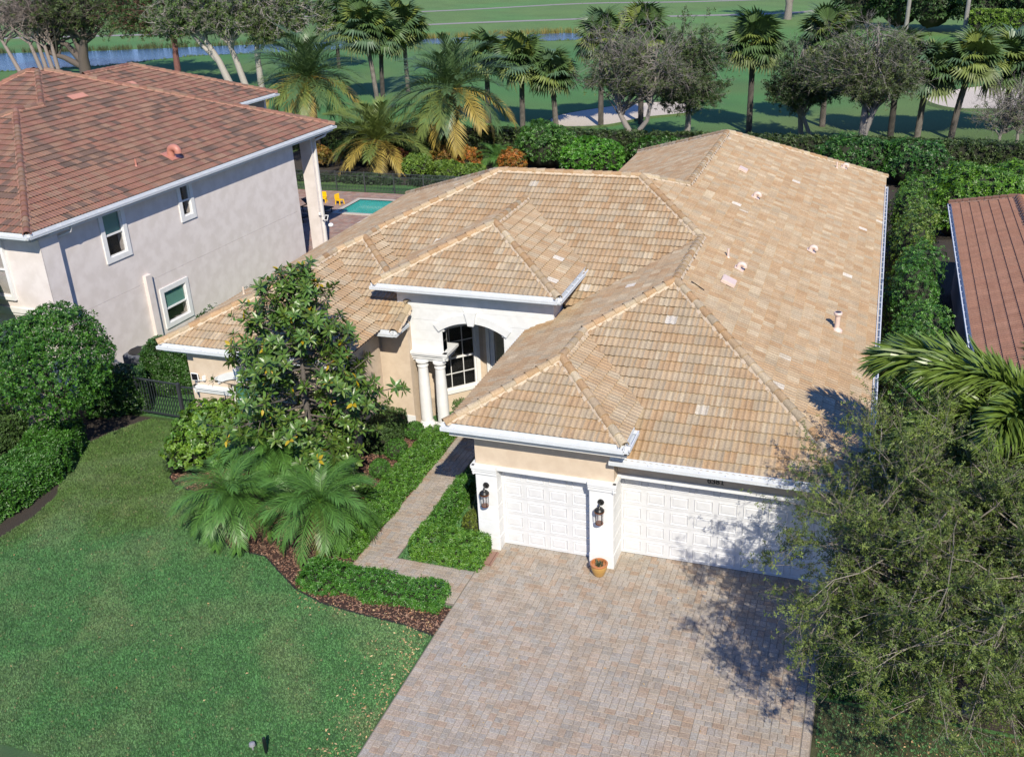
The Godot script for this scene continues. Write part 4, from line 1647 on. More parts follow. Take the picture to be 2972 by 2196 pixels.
	var t := MB.new()
	t.col = Color(0.72, 0.71, 0.70)
	t.mm(v3(0, 3.18, 14.76), v3(0.30, 3.37, 15.70))
	t.mm(v3(-3.4, 3.18, 15.6), v3(0.30, 3.37, 15.72))
	t.mm(v3(0.0, 3.06, 14.78), v3(0.22, 3.18, 15.66))
	t.mm(v3(-3.4, 3.06, 15.6), v3(0.22, 3.18, 15.67))
	t.mm(v3(-0.25, 6.1, -3.3), v3(0.45, 6.16, 16.1))
	t.mm(v3(-12.7, 6.1, 15.3), v3(0.45, 6.165, 16.1))
	built("white_trim", t, M.paint, h)
	var fz := Vector3(0, 0, -1)
	var bl := Color(0.22, 0.52, 0.44)
	sash(h, "window", v3(-0.035, 4.34, 12.39), fz, 0.95, 1.65, 1, 2, 0.05, bl, 0.5, 0.2)
	sash(h, "window", v3(-0.035, 4.74, 7.97), fz, 0.55, 1.25, 1, 2, 0.05, Color(0, 0, 0, 0), 0.5, 0.2)
	sash(h, "window", v3(-0.035, 0.77, 10.0), fz, 1.33, 1.33, 1, 2, 0.05, bl, 0.45, 0.2)
	sash(h, "window", v3(-3.2, 3.8, 15.66), Vector3.RIGHT, 1.6, 2.0, 1, 2, 0.06, bl, 0.5, 0.14)
	var go := func(p: Vector3, q: Vector3, out: Vector3, ends: int) -> void:
		var gm := MB.new()
		gutter(gm, p, q, out, ends)
		built("gutter", gm, M.paint, h)
	go.call(v3(0.58, 6.32, 16.33), v3(0.58, 6.32, -3.5), v3(1, 0, 0), 2)
	go.call(v3(0.58, 6.32, 16.33), v3(-12.8, 6.32, 16.33), v3(0, 0, 1), 0)
	go.call(v3(-8.64, 6.32, -2.5), v3(-8.64, 6.32, -12.0), v3(1, 0, 0), 2)
	for e in [[v3(0.05, 0, 14.66), v3(0.5, 6.2, 14.3)], [v3(0.02, 0, -2.16), v3(0.45, 6.2, -2.7)]]:
		var d := MB.new()
		d.col = Color(0.66, 0.645, 0.635)
		var p: Vector3 = e[0]
		var q: Vector3 = e[1]
		d.bar(p, v3(p.x, 5.75, p.z), 0.10, 0.13, Vector3.RIGHT)
		d.tube([v3(p.x, 5.7, p.z), v3(p.x + 0.1, 5.86, p.z), v3(q.x - 0.1, 5.98, q.z), v3(q.x, 6.2, q.z)], [0.05, 0.05, 0.05, 0.05], 10)
		built("downspout", d, M.paint, h)
	# camera and little solar panel on the pillar
	var cm := MB.new()
	cm.col = Color(0.78, 0.78, 0.78)
	cm.cbox(v3(-0.05, 2.1, -1.96), v3(0.06, 2.24, -1.84), 0.02)
	cm.bar(v3(0.1, 1.95, -1.95), v3(0.45, 1.85, -1.85), 0.04, 0.04)
	cm.lump(v3(0.62, 1.65, -1.85), v3(0.14, 0.11, 0.14), 8, 10, nz, 0.0)
	cm.box(v3(0.4, 2.02, -1.85), v3(0.2, 0.28, 0.02), Basis(Vector3.RIGHT, -0.6))
	cm.col = Color(0.015, 0.015, 0.02)
	cm.box(v3(0.4, 2.026, -1.836), v3(0.15, 0.22, 0.01), Basis(Vector3.RIGHT, -0.6))
	var sc := built("security_camera", cm, M.paint)
	sc.transform = h.transform
	tag(sc, "white security camera and lamp with small solar panel on the far pillar", "security camera")

	# patio and pool
	var pm := MB.new()
	pm.col = Color(0.14, 0.10, 0.09)
	pm.mm(v3(-31, -0.2, -34.4), v3(-21.2, 0.01, -8))
	pm.mm(v3(-21.2, -0.2, -29.7), v3(-13.2, 0.01, -18))
	pm.mm(v3(-21.2, -0.2, -34.4), v3(-13.2, 0.01, -32.5))
	pm.mm(v3(-15.2, -0.2, -32.5), v3(-13.2, 0.01, -29.7))
	var pt := setting("patio", pm, M.sand)
	paving(pt, [Rect2(-27, -34.3, 13.6, 1.68), Rect2(-27, -32.6, 5.6, 2.8), Rect2(-27, -29.6, 11.5, 8.6)], 0.02, [Color(0.36, 0.24, 0.195), Color(0.34, 0.255, 0.215), Color(0.31, 0.23, 0.205), Color(0.39, 0.275, 0.22), Color(0.34, 0.20, 0.165)], 300, 0.1)
	var pool := base("swimming_pool", v3(-18.2, 0, -31.1))
	tag(pool, "turquoise swimming pool with pale coping on the red brick patio", "swimming pool")
	var cp := MB.new()
	cp.col = Color(0.55, 0.50, 0.43)
	var x0 := -3.0
	var x1 := 3.0
	var z0 := -1.45
	var z1 := 1.45
	cp.cbox(v3(x0 - 0.3, -0.05, z0 - 0.3), v3(x1 + 0.3, 0.07, z0), 0.015)
	cp.cbox(v3(x0 - 0.3, -0.05, z1), v3(x1 + 0.3, 0.07, z1 + 0.3), 0.015)
	cp.cbox(v3(x0 - 0.3, -0.05, z0 - 0.002), v3(x0, 0.069, z1 + 0.002), 0.015)
	cp.cbox(v3(x1, -0.05, z0 - 0.002), v3(x1 + 0.3, 0.069, z1 + 0.002), 0.015)
	built("coping", cp, M.concrete, pool)
	var sh := MB.new()
	sh.col = Color(0.05, 0.44, 0.36)
	sh.quad(v3(x0, 0.015, z1), v3(x1, 0.015, z1), v3(x1, 0.015, z0), v3(x0, 0.015, z0))
	for e in [[v3(x0, 0.066, z0), v3(x1, 0.066, z0)], [v3(x1, 0.066, z0), v3(x1, 0.066, z1)], [v3(x1, 0.066, z1), v3(x0, 0.066, z1)], [v3(x0, 0.066, z1), v3(x0, 0.066, z0)]]:
		var p: Vector3 = e[0]
		var q: Vector3 = e[1]
		sh.col = Color(0.14, 0.58, 0.48)
		sh.quad(p - v3(0, 0.051, 0), q - v3(0, 0.051, 0), q - v3(0, 0.036, 0), p - v3(0, 0.036, 0))
		sh.col = Color(0.03, 0.07, 0.10)
		sh.quad(p - v3(0, 0.036, 0), q - v3(0, 0.036, 0), q, p)
	built("basin", sh, M.soft, pool)
	var wt := MB.new()
	wt.quad(v3(x0, 0.05, z1), v3(x1, 0.05, z1), v3(x1, 0.05, z0), v3(x0, 0.05, z0))
	built("pool_water", wt, M.poolwater, pool)

	# loungers
	for i in 2:
		var lo := base("sun_lounger", v3(-22.9, 0.02, -27.6) if i == 0 else v3(-22.5, 0.02, -29.5), deg_to_rad(82 if i == 0 else 80))
		tag(lo, "dark sun lounger nearer the house corner on the brick patio" if i == 0 else "dark sun lounger with raised back nearer the pool fence", "sun lounger", "dark loungers on the patio")
		var fm := MB.new()
		fm.col = Color(0.012, 0.012, 0.013)
		for s in [-0.32, 0.32]:
			var sx: float = s
			fm.bar(v3(sx, 0.32, -0.95), v3(sx, 0.32, 1.0), 0.04, 0.05)
		for z in [-0.95, 1.0]:
			fm.bar(v3(-0.34, 0.32, z), v3(0.34, 0.32, z), 0.04, 0.05)
		built("frame", fm, M.blacktrim, lo)
		for p in [v3(-0.32, 0, -0.8), v3(0.32, 0, -0.8), v3(-0.32, 0, 0.85), v3(0.32, 0, 0.85)]:
			var lg := MB.new()
			lg.col = Color(0.012, 0.012, 0.013)
			lg.bar(p, p + v3(0, 0.32, 0), 0.04, 0.04, Vector3.RIGHT)
			built("leg", lg, M.blacktrim, lo)
		var se := MB.new()
		se.col = Color(0.016, 0.018, 0.022)
		se.cbox(v3(-0.3, 0.33, -0.2), v3(0.3, 0.37, 0.98), 0.01)
		built("seat", se, M.soft, lo)
		var bk := MB.new()
		bk.col = Color(0.016, 0.018, 0.022)
		bk.box(v3(0, 0.55, -0.52), v3(0.62, 0.04, 0.82), Basis(Vector3.RIGHT, 0.62))
		built("backrest", bk, M.soft, lo)
	var st := base("side_table", v3(-22.3, 0.02, -28.3))
	tag(st, "small round dark side table between the two sun loungers", "side table")
	var tm := MB.new()
	tm.col = Color(0.03, 0.035, 0.045)
	tm.lathe([Vector2(0, 0.38), Vector2(0.24, 0.38), Vector2(0.24, 0.41), Vector2(0, 0.41)], 20)
	built("table_top", tm, M.gloss, st)
	var tl := MB.new()
	tl.col = Color(0.02, 0.02, 0.022)
	for k in 3:
		var an := TAU * k / 3
		tl.tube([v3(cos(an) * 0.2, 0, sin(an) * 0.2), v3(cos(an) * 0.08, 0.38, sin(an) * 0.08)], [0.012, 0.012], 6)
	built("legs", tl, M.blacktrim, st)
	for i in 2:
		# little yellow chairs by the fence
		var ch := base("toddler_chair", v3(-23.25, 0.02, -31.6) if i == 0 else v3(-22.0, 0.02, -31.4), 0.3 + i)
		tag(ch, "small yellow plastic chair by the fence, left of the pillar" if i == 0 else "small yellow plastic chair by the fence, right of the pillar", "chair", "yellow plastic chairs by the pool fence")
		var cs := MB.new()
		cs.col = Color(0.75, 0.45, 0.01)
		cs.cbox(v3(-0.2, 0.24, -0.2), v3(0.2, 0.29, 0.2), 0.02)
		built("seat", cs, M.gloss, ch)
		var cb := MB.new()
		cb.col = cs.col
		cb.cbox(v3(-0.2, 0.29, -0.22), v3(0.2, 0.62, -0.17), 0.02)
		built("backrest", cb, M.gloss, ch)
		for p in [v3(-0.16, 0, -0.16), v3(0.16, 0, -0.16), v3(-0.16, 0, 0.16), v3(0.16, 0, 0.16)]:
			var cl := MB.new()
			cl.col = cs.col
			cl.tube([p * 1.15, p + v3(0, 0.25, 0)], [0.035, 0.04], 8)
			built("leg", cl, M.gloss, ch)

	# pool fence
	fence("pool_fence", v3(-30, 0.0, -34.5), v3(-13.5, 0.0, -34.35), 1.25, 0.105, 2.05, "long dark grey metal picket fence behind the swimming pool")

	# air conditioner by the wall
	var ac := base("air_conditioner", v3(-16.95, 0, -6.55), 0.05)
	tag(ac, "grey air conditioning unit standing against the pale side wall", "air conditioner")
	var am := MB.new()
	am.col = Color(0.09, 0.095, 0.11)
	am.cbox(v3(-0.5, 0.1, -0.5), v3(0.5, 1.22, 0.5), 0.09)
	built("cabinet", am, M.paint, ac)
	var af := MB.new()
	af.col = Color(0.012, 0.012, 0.013)
	af.lathe([Vector2(0.44, 1.222), Vector2(0.41, 1.25), Vector2(0.37, 1.228), Vector2(0, 1.226)], 28)
	for k in 9:
		af.lathe([Vector2(0.04 * k + 0.02, 1.255), Vector2(0.04 * k + 0.032, 1.255)], 24)
	built("fan_grille", af, M.blacktrim, ac)
	var pd := MB.new()
	pd.col = Color(0.3, 0.29, 0.27)
	pd.mm(v3(-0.6, 0, -0.6), v3(0.6, 0.1, 0.6))
	built("plinth", pd, M.concrete, ac)
	var mb := base("meter_frame", v3(-17.25, 0.35, -4.6), 0.35)
	tag(mb, "small grey framed panel leaning at the pale wall by the grey air conditioner", "panel")
	var mp := MB.new()
	mp.col = Color(0.45, 0.45, 0.45)
	for e in [[-0.3, 0.0, -0.27, 0.55], [0.27, 0.0, 0.3, 0.55], [-0.3, 0.52, 0.3, 0.55], [-0.3, 0.0, 0.3, 0.03]]:
		mp.mm(v3(e[0], e[1], -0.02), v3(e[2], e[3], 0.02))
	built("frame", mp, M.paint, mb)
	var mq := MB.new()
	mq.col = Color(0.11, 0.10, 0.10)
	mq.mm(v3(-0.27, 0.03, -0.012), v3(0.27, 0.52, 0.0))
	built("sheet", mq, M.soft, mb)
	# hose reel
	var hr := base("hose_reel", v3(-17.35, 1.15, -0.75), deg_to_rad(87))
	tag(hr, "dark garden hose wound on a wall reel behind the left hedge", "hose reel")
	var hm := MB.new()
	hm.col = Color(0.03, 0.026, 0.024)
	for k in 5:
		var pts := []
		var rr := []
		for i in 25:
			var an := TAU * i / 24
			pts.append(v3(cos(an) * (0.30 - 0.015 * k), sin(an) * (0.30 - 0.015 * k), 0.05 + 0.035 * k))
			rr.append(0.017)
		hm.tube(pts, rr, 6, false)
	built("hose", hm, M.soft, hr)
	var hb := MB.new()
	hb.col = Color(0.06, 0.05, 0.045)
	hb.tube([v3(0, 0, 0), v3(0, 0, 0.26)], [0.16, 0.16], 16)
	built("drum", hb, M.soft, hr)
	var ht := MB.new()
	ht.col = Color(0.35, 0.34, 0.31)
	ht.tube([v3(0.05, -0.2, 0.22), v3(0.05, -0.2, 0.27)], [0.11, 0.11], 16)
	built("valve_cover", ht, M.paint, hr)
	# a low wall return with pipes beside the reel
	var lw := MB.new()
	lw.col = Color(0.50, 0.44, 0.38)
	lw.mm(v3(-18.6, 0, -3.5), v3(-18.3, 2.6, 3.0))
	tag(built("porch_wall", lw, M.stucco), "low tan porch wall behind the left hedges, mostly hidden by the round tree", "wall")

	# gate between the houses
	var gt := base("side_gate", v3(0, 0, 0))
	tag(gt, "dark grey metal side gate of narrow upright bars by the yellow green bush", "gate")
	for e in [[v3(-15.15, 0.06, -4.08), v3(-13.42, 0.06, -4.0), 1.36], [v3(-13.2, 0.06, -4.0), v3(-11.0, 0.06, -4.05), 1.28]]:
		var p: Vector3 = e[0]
		var q: Vector3 = e[1]
		var hh: float = e[2]
		for y in [0.08, hh - 0.02]:
			var rm := MB.new()
			rm.col = Color(0.035, 0.04, 0.046)
			rm.bar(p + Vector3.UP * y, q + Vector3.UP * y, 0.05, 0.05)
			built("rail", rm, M.blacktrim, gt)
		var n := int((q - p).length() / 0.115)
		var bm := MB.new()
		bm.col = Color(0.035, 0.04, 0.046)
		bm.bar(v3(0, 0.08, 0), v3(0, hh - 0.02, 0), 0.022, 0.022, Vector3.RIGHT)
		var bmesh := bm.mesh()
		for i in range(1, n):
			put("picket", bmesh, M.blacktrim, gt, Transform3D(Basis(), p.lerp(q, float(i) / n)))
	for p in [v3(-13.31, 0, -3.97), v3(-15.2, 0, -4.08)]:
		var pm2 := MB.new()
		pm2.col = Color(0.04, 0.046, 0.054)
		pm2.cbox(p + v3(-0.055, 0, -0.055), p + v3(0.055, 1.46, 0.055), 0.006)
		built("post", pm2, M.blacktrim, gt)


func fence(called: String, a: Vector3, b: Vector3, hgt: float, gap: float, bay: float, label: String) -> void:
	var f := base(called)
	tag(f, label, "fence")
	var c := Color(0.05, 0.055, 0.058)
	for y in [0.12, hgt * 0.82, hgt]:
		var m := MB.new()
		m.col = c
		m.bar(a + Vector3.UP * y, b + Vector3.UP * y, 0.035, 0.035)
		built("rail", m, M.blacktrim, f)
	var pk := MB.new()
	pk.col = c
	pk.bar(v3(0, 0.06, 0), v3(0, hgt, 0), 0.018, 0.018, Vector3.RIGHT)
	var pmesh := pk.mesh()
	var po := MB.new()
	po.col = c
	po.cbox(v3(-0.035, 0, -0.035), v3(0.035, hgt + 0.05, 0.035), 0.006)
	var pomesh := po.mesh()
	var l := (b - a).length()
	for i in int(l / gap):
		put("picket", pmesh, M.blacktrim, f, Transform3D(Basis(), a + (b - a) * ((i + 0.5) * gap / l)))
	for i in int(l / bay) + 1:
		put("post", pomesh, M.blacktrim, f, Transform3D(Basis(), a + (b - a) * (i * bay / l)))


func make_right_house() -> void:
	var h := base("neighbour_house")
	tag(h, "single storey house with plain brown tile roof at the right edge", "house")
	var roof := Node3D.new()
	roof.name = "roof"
	h.add_child(roof)
	var whole := []
	var cut := MB.new()
	var deck := MB.new()
	deck.col = Color(0.05, 0.03, 0.025)
	var a := v3(11.63, 3.82, -23.5)
	var b := v3(11.63, 3.82, 2.0)
	var r0 := v3(13.85, 4.75, -21.3)
	var r1 := v3(13.85, 4.75, -0.2)
	slope([[a, b, r1, r0]], pal_brown, whole, cut, deck)
	slope([[r0, r1, v3(16.1, 3.82, 2.0), v3(16.1, 3.82, -23.5)]], pal_brown, whole, cut, deck)
	deck.poly([b, v3(16.1, 3.82, 2.0), r1])
	deck.poly([a, r0, v3(16.1, 3.82, -23.5)])
	lay_tiles(roof, whole, cut, [pal_brown], 300, Transform3D())
	var mortar := MB.new()
	for e in [[a, r0], [r1, r0], [b, r1], [v3(16.1, 3.82, -23.5), r0]]:
		caps(roof, e[0], e[1], pal_brown, mortar, Color(0.36, 0.22, 0.15))
	built("mortar", mortar, M.soft, roof)
	built("roof_deck", deck, M.soft, roof)
	var w := MB.new()
	w.col = Color(0.40, 0.40, 0.42)
	w.mm(v3(12.1, 0, -23.0), v3(12.35, 3.75, 1.6))
	w.mm(v3(12.35, 0, 1.3), v3(16, 3.75, 1.6))
	w.mm(v3(12.35, 0, -23.0), v3(16, 3.75, -22.7))
	built("wall", w, M.stucco_pale, h)
	var gm := MB.new()
	gutter(gm, v3(11.5, 3.76, 2.1), v3(11.5, 3.76, -23.6), v3(-1, 0, 0), 3)
	built("gutter", gm, M.paint, h)
	var t := MB.new()
	t.col = Color(0.74, 0.74, 0.73)
	t.mm(v3(11.6, 3.64, -23.4), v3(12.2, 3.7, 2.0))
	t.mm(v3(11.7, 3.62, 1.6), v3(16, 3.7, 2.0))
	built("white_trim", t, M.paint, h)

# ---------------------------------------------------------------- leaves and shrubs
# a leaf lying along +z, folded along its midrib
func leaf(l: float, w: float, fold: float, seg: int) -> ArrayMesh:
	var m := MB.new()
	leaf_to(m, Transform3D(), l, w, fold, seg, 0.25)
	return m.mesh()


func leaf_to(m: MB, t: Transform3D, l: float, w: float, fold: float, seg: int, droop: float) -> void:
	var last := [Vector3.ZERO, Vector3.ZERO, Vector3.ZERO]
	for i in range(1, seg + 1):
		var u := float(i) / seg
		var half := w * 0.5 * pow(sin(PI * pow(u, 0.75)), 0.8) if i < seg else 0.0
		var c := Vector3(0, -droop * l * u * u, l * u)
		var a := c + Vector3(-half, fold * half, 0)
		var b := c + Vector3(half, fold * half, 0)
		if i == 1:
			m.tri(t * Vector3.ZERO, t * c, t * b)
			m.tri(t * Vector3.ZERO, t * a, t * c)
		elif i == seg:
			m.tri(t * (last[1] as Vector3), t * c, t * (last[2] as Vector3))
			m.tri(t * (last[1] as Vector3), t * (last[0] as Vector3), t * c)
		else:
			m.quad(t * (last[1] as Vector3), t * c, t * b, t * (last[2] as Vector3))
			m.quad(t * (last[0] as Vector3), t * a, t * c, t * (last[1] as Vector3))
		last = [a, c, b]


# a sprig of a few leaves round a point, as one mesh
func sprig(n: int, l: float, w: float, spread: float) -> ArrayMesh:
	var m := MB.new()
	for i in n:
		var a := TAU * i / n + rf(-0.4, 0.4)
		var d := Vector3(cos(a), 0, sin(a))
		var nn := (Vector3.UP + d * -spread + rv() * 0.25).normalized()
		m.col = Color(1, 1, 1) * rf(0.72, 1.25)
		var b := facing(nn, d + Vector3.UP * rf(0.1, 0.7))
		leaf_to(m, Transform3D(b, d * l * 0.12 + Vector3.UP * rf(-0.3, 0.3) * l), l * rf(0.75, 1.15), w * rf(0.8, 1.15), 0.3, 3, 0.2)
	return m.mesh()


func shade(a: Color, b: Color, lo := 0.7, hi := 1.3) -> Color:
	var k := a.lerp(b, rng.randf()) * rf(lo, hi)
	k.a = 1
	return k


# leaves over the skin of ellipsoids [centre, radii], in lumps; returns them
func crown(balls: Array, n: int, lump: float, a: Color, b: Color, sc := 1.0, low := -0.6, shell := 0.55, l: Many = null) -> Many:
	if l == null:
		l = Many.new()
	var vol := []
	var tot := 0.0
	for e in balls:
		var r: Vector3 = e[1]
		var s := pow(r.x * r.y * r.z, 0.67)
		vol.append(s)
		tot += s
	for i in balls.size():
		var ctr: Vector3 = balls[i][0]
		var r: Vector3 = balls[i][1]
		for k in int(n * float(vol[i]) / tot):
			var o := rv()
			if o.y < low:
				o.y = -o.y
			var g := 1.0 + lump * nz.get_noise_3dv((ctr + o * r) * (22.0 / maxf(0.5, r.length())) * 1.2)
			var dep := 1.0 - (1.0 - shell) * pow(rng.randf(), 1.8)
			var p := ctr + o * r * g * dep
			var hid := false
			for j in balls.size():
				if j != i:
					var q: Vector3 = (p - (balls[j][0] as Vector3)) / (balls[j][1] as Vector3)
					if q.length() < 0.72:
						hid = true
						break
			if hid or p.y < 0.02:
				continue
			var nn := (o * 0.9 + Vector3.UP * 0.35 + rv() * 0.85).normalized()
			var s := sc * rf(0.7, 1.25)
			l.put(Transform3D(facing(nn, rv() + Vector3.UP * 0.2).scaled(Vector3(s, s, s)), p), shade(a, b))
	return l


func shrub(called: String, label: String, cat: String, group: String, at: Vector3, balls: Array, n: int, mesh: Mesh, mat: Material, a: Color, b: Color, core: float, lump := 0.25, low := -0.4) -> Node3D:
	var o := base(called, at)
	tag(o, label, cat, group)
	if core > 0.0:
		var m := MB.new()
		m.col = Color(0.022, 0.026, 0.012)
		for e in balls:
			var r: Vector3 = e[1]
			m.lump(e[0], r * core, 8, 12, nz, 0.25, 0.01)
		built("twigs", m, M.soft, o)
	many("foliage", mesh, mat, crown(balls, n, lump, a, b, 1.0, low), o)
	return o


# a clipped hedge along a line of points, w wide and h high
func hedge(called: String, label: String, cat: String, group: String, line: Array, w: float, h: float, per_m2: float, mesh: Mesh, mat: Material, a: Color, b: Color, rough := 0.05, hole := 0.0) -> Node3D:
	var o := base(called)
	tag(o, label, cat, group)
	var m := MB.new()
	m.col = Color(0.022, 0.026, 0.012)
	var l := Many.new()
	var ins := minf(0.12, w * 0.22)
	for i in line.size() - 1:
		var p: Vector3 = line[i]
		var q: Vector3 = line[i + 1]
		var d := (q - p).normalized()
		var s := Vector3.UP.cross(d)
		var len := (q - p).length()
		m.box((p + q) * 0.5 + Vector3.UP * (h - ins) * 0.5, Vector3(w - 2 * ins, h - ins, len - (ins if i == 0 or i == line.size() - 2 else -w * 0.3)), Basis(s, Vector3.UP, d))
		var area := len * (w + 2 * h) + (w * h * 2)
		for k in int(area * per_m2):
			var t := rng.randf() * area
			var pos: Vector3
			var nn: Vector3
			var e := 0.02 if i == 0 and line.size() == 2 else 0.0
			if t < len * w:
				pos = p + d * rf(0, len) + s * rf(-0.5, 0.5) * w + Vector3.UP * h
				nn = Vector3.UP
			elif t < len * (w + 2 * h):
				var sd := 1.0 if rng.randf() < 0.5 else -1.0
				pos = p + d * rf(0, len) + s * sd * w * 0.5 + Vector3.UP * rf(0.03, 1.0) * h
				nn = s * sd
			else:
				var en := rng.randf() < 0.5
				pos = (p if en else q) + s * rf(-0.5, 0.5) * w + Vector3.UP * rf(0.03, 1.0) * h
				nn = d * (-1.0 if en else 1.0)
			var g := nz.get_noise_3dv(pos * 16.0)
			if hole > 0.0 and g < -0.35 and rng.randf() < hole:
				continue
			pos += nn * (rough * (g * 1.6) - absf(rng.randfn(0, 0.035)) + rf(0, rough * 0.6))
			# rounded upper edges
			if pos.y > h * 0.85 and absf((pos - p).dot(s)) > w * 0.42:
				pos.y -= rf(0, 0.05)
			var n2 := (nn * 0.8 + Vector3.UP * 0.45 + rv() * 0.8).normalized()
			var sc := rf(0.7, 1.25)
			l.put(Transform3D(facing(n2, rv() + Vector3.UP * 0.2).scaled(Vector3(sc, sc, sc)), pos), shade(a, b))
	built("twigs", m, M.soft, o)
	many("foliage", mesh, mat, l, o)
	return o


# ---------------------------------------------------------------- palms
# a feather frond along +z that rises by «rise» and bows over by «bow» (radians)
func feather(len: float, pairs: int, leaflet: float, width: float, rise: float, bow: float, vee: float, stalk: float, plume: bool, droop: float) -> ArrayMesh:
	var m := MB.new()
	var pts := []
	var rr := []
	var n := 14
	var p := Vector3.ZERO
	var dirs := []
	for i in n + 1:
		var u := float(i) / n
		var a := rise - bow * pow(u, 1.4)
		var d := Vector3(0, sin(a), cos(a))
		pts.append(p)
		dirs.append(d)
		rr.append(lerpf(0.02, 0.004, u) * len / 2.0)
		p += d * len / n
	m.col = Color(1.05, 1.05, 0.85)
	m.tube(pts, rr, 5, false)
	for i in pairs:
		var u := lerpf(stalk, 1.0, (i + 0.5) / pairs)
		var f := u * n
		var k := mini(int(f), n - 1)
		var o: Vector3 = (pts[k] as Vector3).lerp(pts[k + 1], f - k)
		var d: Vector3 = dirs[k]
		var up := Vector3.RIGHT.cross(d).normalized() * -1.0
		var w := (u - stalk) / (1.0 - stalk)
		var ll := leaflet * (0.55 + 0.9 * sin(PI * clampf(w * 0.85 + 0.12, 0, 1))) * 0.72
		for s in ([-1.0, 1.0, -1.0, 1.0, -1.0, 1.0] if plume else [-1.0, 1.0]):
			var sd: float = s
			var v := vee * rf(0.8, 1.2) if not plume else rf(-1.2, 1.5)
			var out := (Vector3.RIGHT * sd * cos(v) + up * sin(v)).normalized()
			var ld := (out * (1.0 - 0.35 * w) + d * (0.45 + 0.55 * w) + rv() * 0.09).normalized()
			var wd := d.cross(out).cross(ld).normalized()
			wd = (ld.cross(up)).normalized() if not plume else ld.cross(rv()).normalized()
			var wdt := width * 0.5 * rf(0.85, 1.15)
			var mid := o + ld * ll * 0.5 - Vector3.UP * ll * droop * 0.2
			var tip := o + ld * ll - Vector3.UP * ll * droop
			m.col = Color(1, 1, 1) * rf(0.72, 1.25)
			m.quad(o - wd * wdt * 0.6, mid - wd * wdt, mid + wd * wdt, o + wd * wdt * 0.6)
			m.tri(mid - wd * wdt, tip, mid + wd * wdt)
	return m.mesh()


# a fan frond on a stalk along +z
func fan(stalk: float, blade: float, segs: int) -> ArrayMesh:
	var m := MB.new()
	m.col = Color(1.1, 1.1, 0.8)
	m.tube([Vector3.ZERO, Vector3(0, 0.06 * stalk, stalk * 0.5), Vector3(0, 0.02, stalk)], [0.03, 0.022, 0.014], 5, false)
	var c := Vector3(0, 0.02, stalk)
	for i in segs:
		var u := (i + 0.5) / segs * 2.0 - 1.0
		var a := u * 2.25
		var d := Vector3(sin(a), 0, cos(a))
		# the blade is folded back along its rib
		var y := -0.35 * absf(sin(a)) + 0.12
		var l := blade * (1.0 - 0.15 * absf(u)) * rf(0.88, 1.08)
		var s := Vector3(cos(a), 0, -sin(a)) * blade * 0.066
		var mid := c + d * l * 0.55 + Vector3.UP * y * l * 0.45
		var tip := c + d * l * 0.95 + Vector3.UP * (y * l * 0.4 - l * rf(0.18, 0.45))
		m.col = Color(1, 1, 1) * rf(0.65, 1.3)
		var f := Vector3.UP * blade * 0.028
		m.quad(c, mid - s + f, mid, c + Vector3.UP * 0.001)
		m.tri(c, mid, mid + s + f)
		m.tri(mid - s + f, tip, mid)
		m.tri(mid, tip, mid + s + f)
	return m.mesh()


func palm_trunk(o: Node3D, pts: Array, r0: float, r1: float, c: Color, c2: Color, ringed: float) -> void:
	var m := MB.new()
	var n := 26
	var pp := []
	var rr := []
	for i in n + 1:
		var f := float(i) / n * (pts.size() - 1)
		var k := mini(int(f), pts.size() - 2)
		pp.append((pts[k] as Vector3).cubic_interpolate(pts[k + 1], pts[maxi(k - 1, 0)], pts[mini(k + 2, pts.size() - 1)], f - k))
		rr.append(lerpf(r0, r1, float(i) / n) * (1.0 + ringed * (1.0 if i % 2 else -1.0)) * (1.25 if i == 0 else 1.0))
	m.col = c
	m.tube(pp, rr, 12, true)
	for i in m.v.size():
		m.c[i] = c.lerp(c2, clampf(0.5 + 1.4 * nz.get_noise_3dv((m.v[i] + o.position) * 60.0) + (0.25 if (i / 12) % 2 else -0.1), 0, 1))
	built("trunk", m, M.bark, o)


var fans := []
var phoenix := []
var phoenix_old := []
var roebel := []
var fox := []


func sabal(label: String, x: float, z: float, cy: float, cr: float, lean: Vector2, dark: float, boots: bool, nf: int) -> void:
	var o := base("sabal_palm", v3(x, 0, z))
	tag(o, label, "palm tree", "cabbage palms along the golf course")
	var top := v3(lean.x, cy - cr * 0.35, lean.y)
	var c := Color(0.30, 0.265, 0.23) * dark
	palm_trunk(o, [v3(0, -0.1, 0), v3(lean.x * 0.35, top.y * 0.5, lean.y * 0.35), top], 0.23, 0.19, c, c * 0.55, 0.03)
	if boots:
		var bm := MB.new()
		for i in 46:
			var a := rf(0, TAU)
			var y := rf(-1.0, 0.15)
			bm.col = Color(0.14, 0.085, 0.05) * rf(0.5, 1.4)
			var p := top + v3(cos(a) * 0.18, y, sin(a) * 0.18)
			bm.tube([p, p + v3(cos(a) * 0.16, 0.22, sin(a) * 0.16)], [0.06, 0.035], 4)
		built("old_leaf_bases", bm, M.bark, o)
	for i in nf:
		var u := (i + 0.5) / nf
		var pit := lerpf(1.35, -0.75, pow(u, 0.85)) + rf(-0.12, 0.12)
		var yaw := i * 2.399963 + rf(-0.2, 0.2)
		var s := cr / 1.75 * rf(0.85, 1.1)
		var b := Basis(Vector3.UP, yaw) * Basis(Vector3.RIGHT, -pit) * Basis(Vector3.BACK, rf(-0.5, 0.5))
		var mats := [M.fan0, M.fan0, M.fan1, M.fan2]
		var mt: Material = mats[rng.randi() % 4] if u < 0.85 else M.fan3
		put("frond", pick(fans), mt, o, Transform3D(b.scaled(Vector3(s, s, s)), top + v3(0, rf(0, 0.25), 0)))


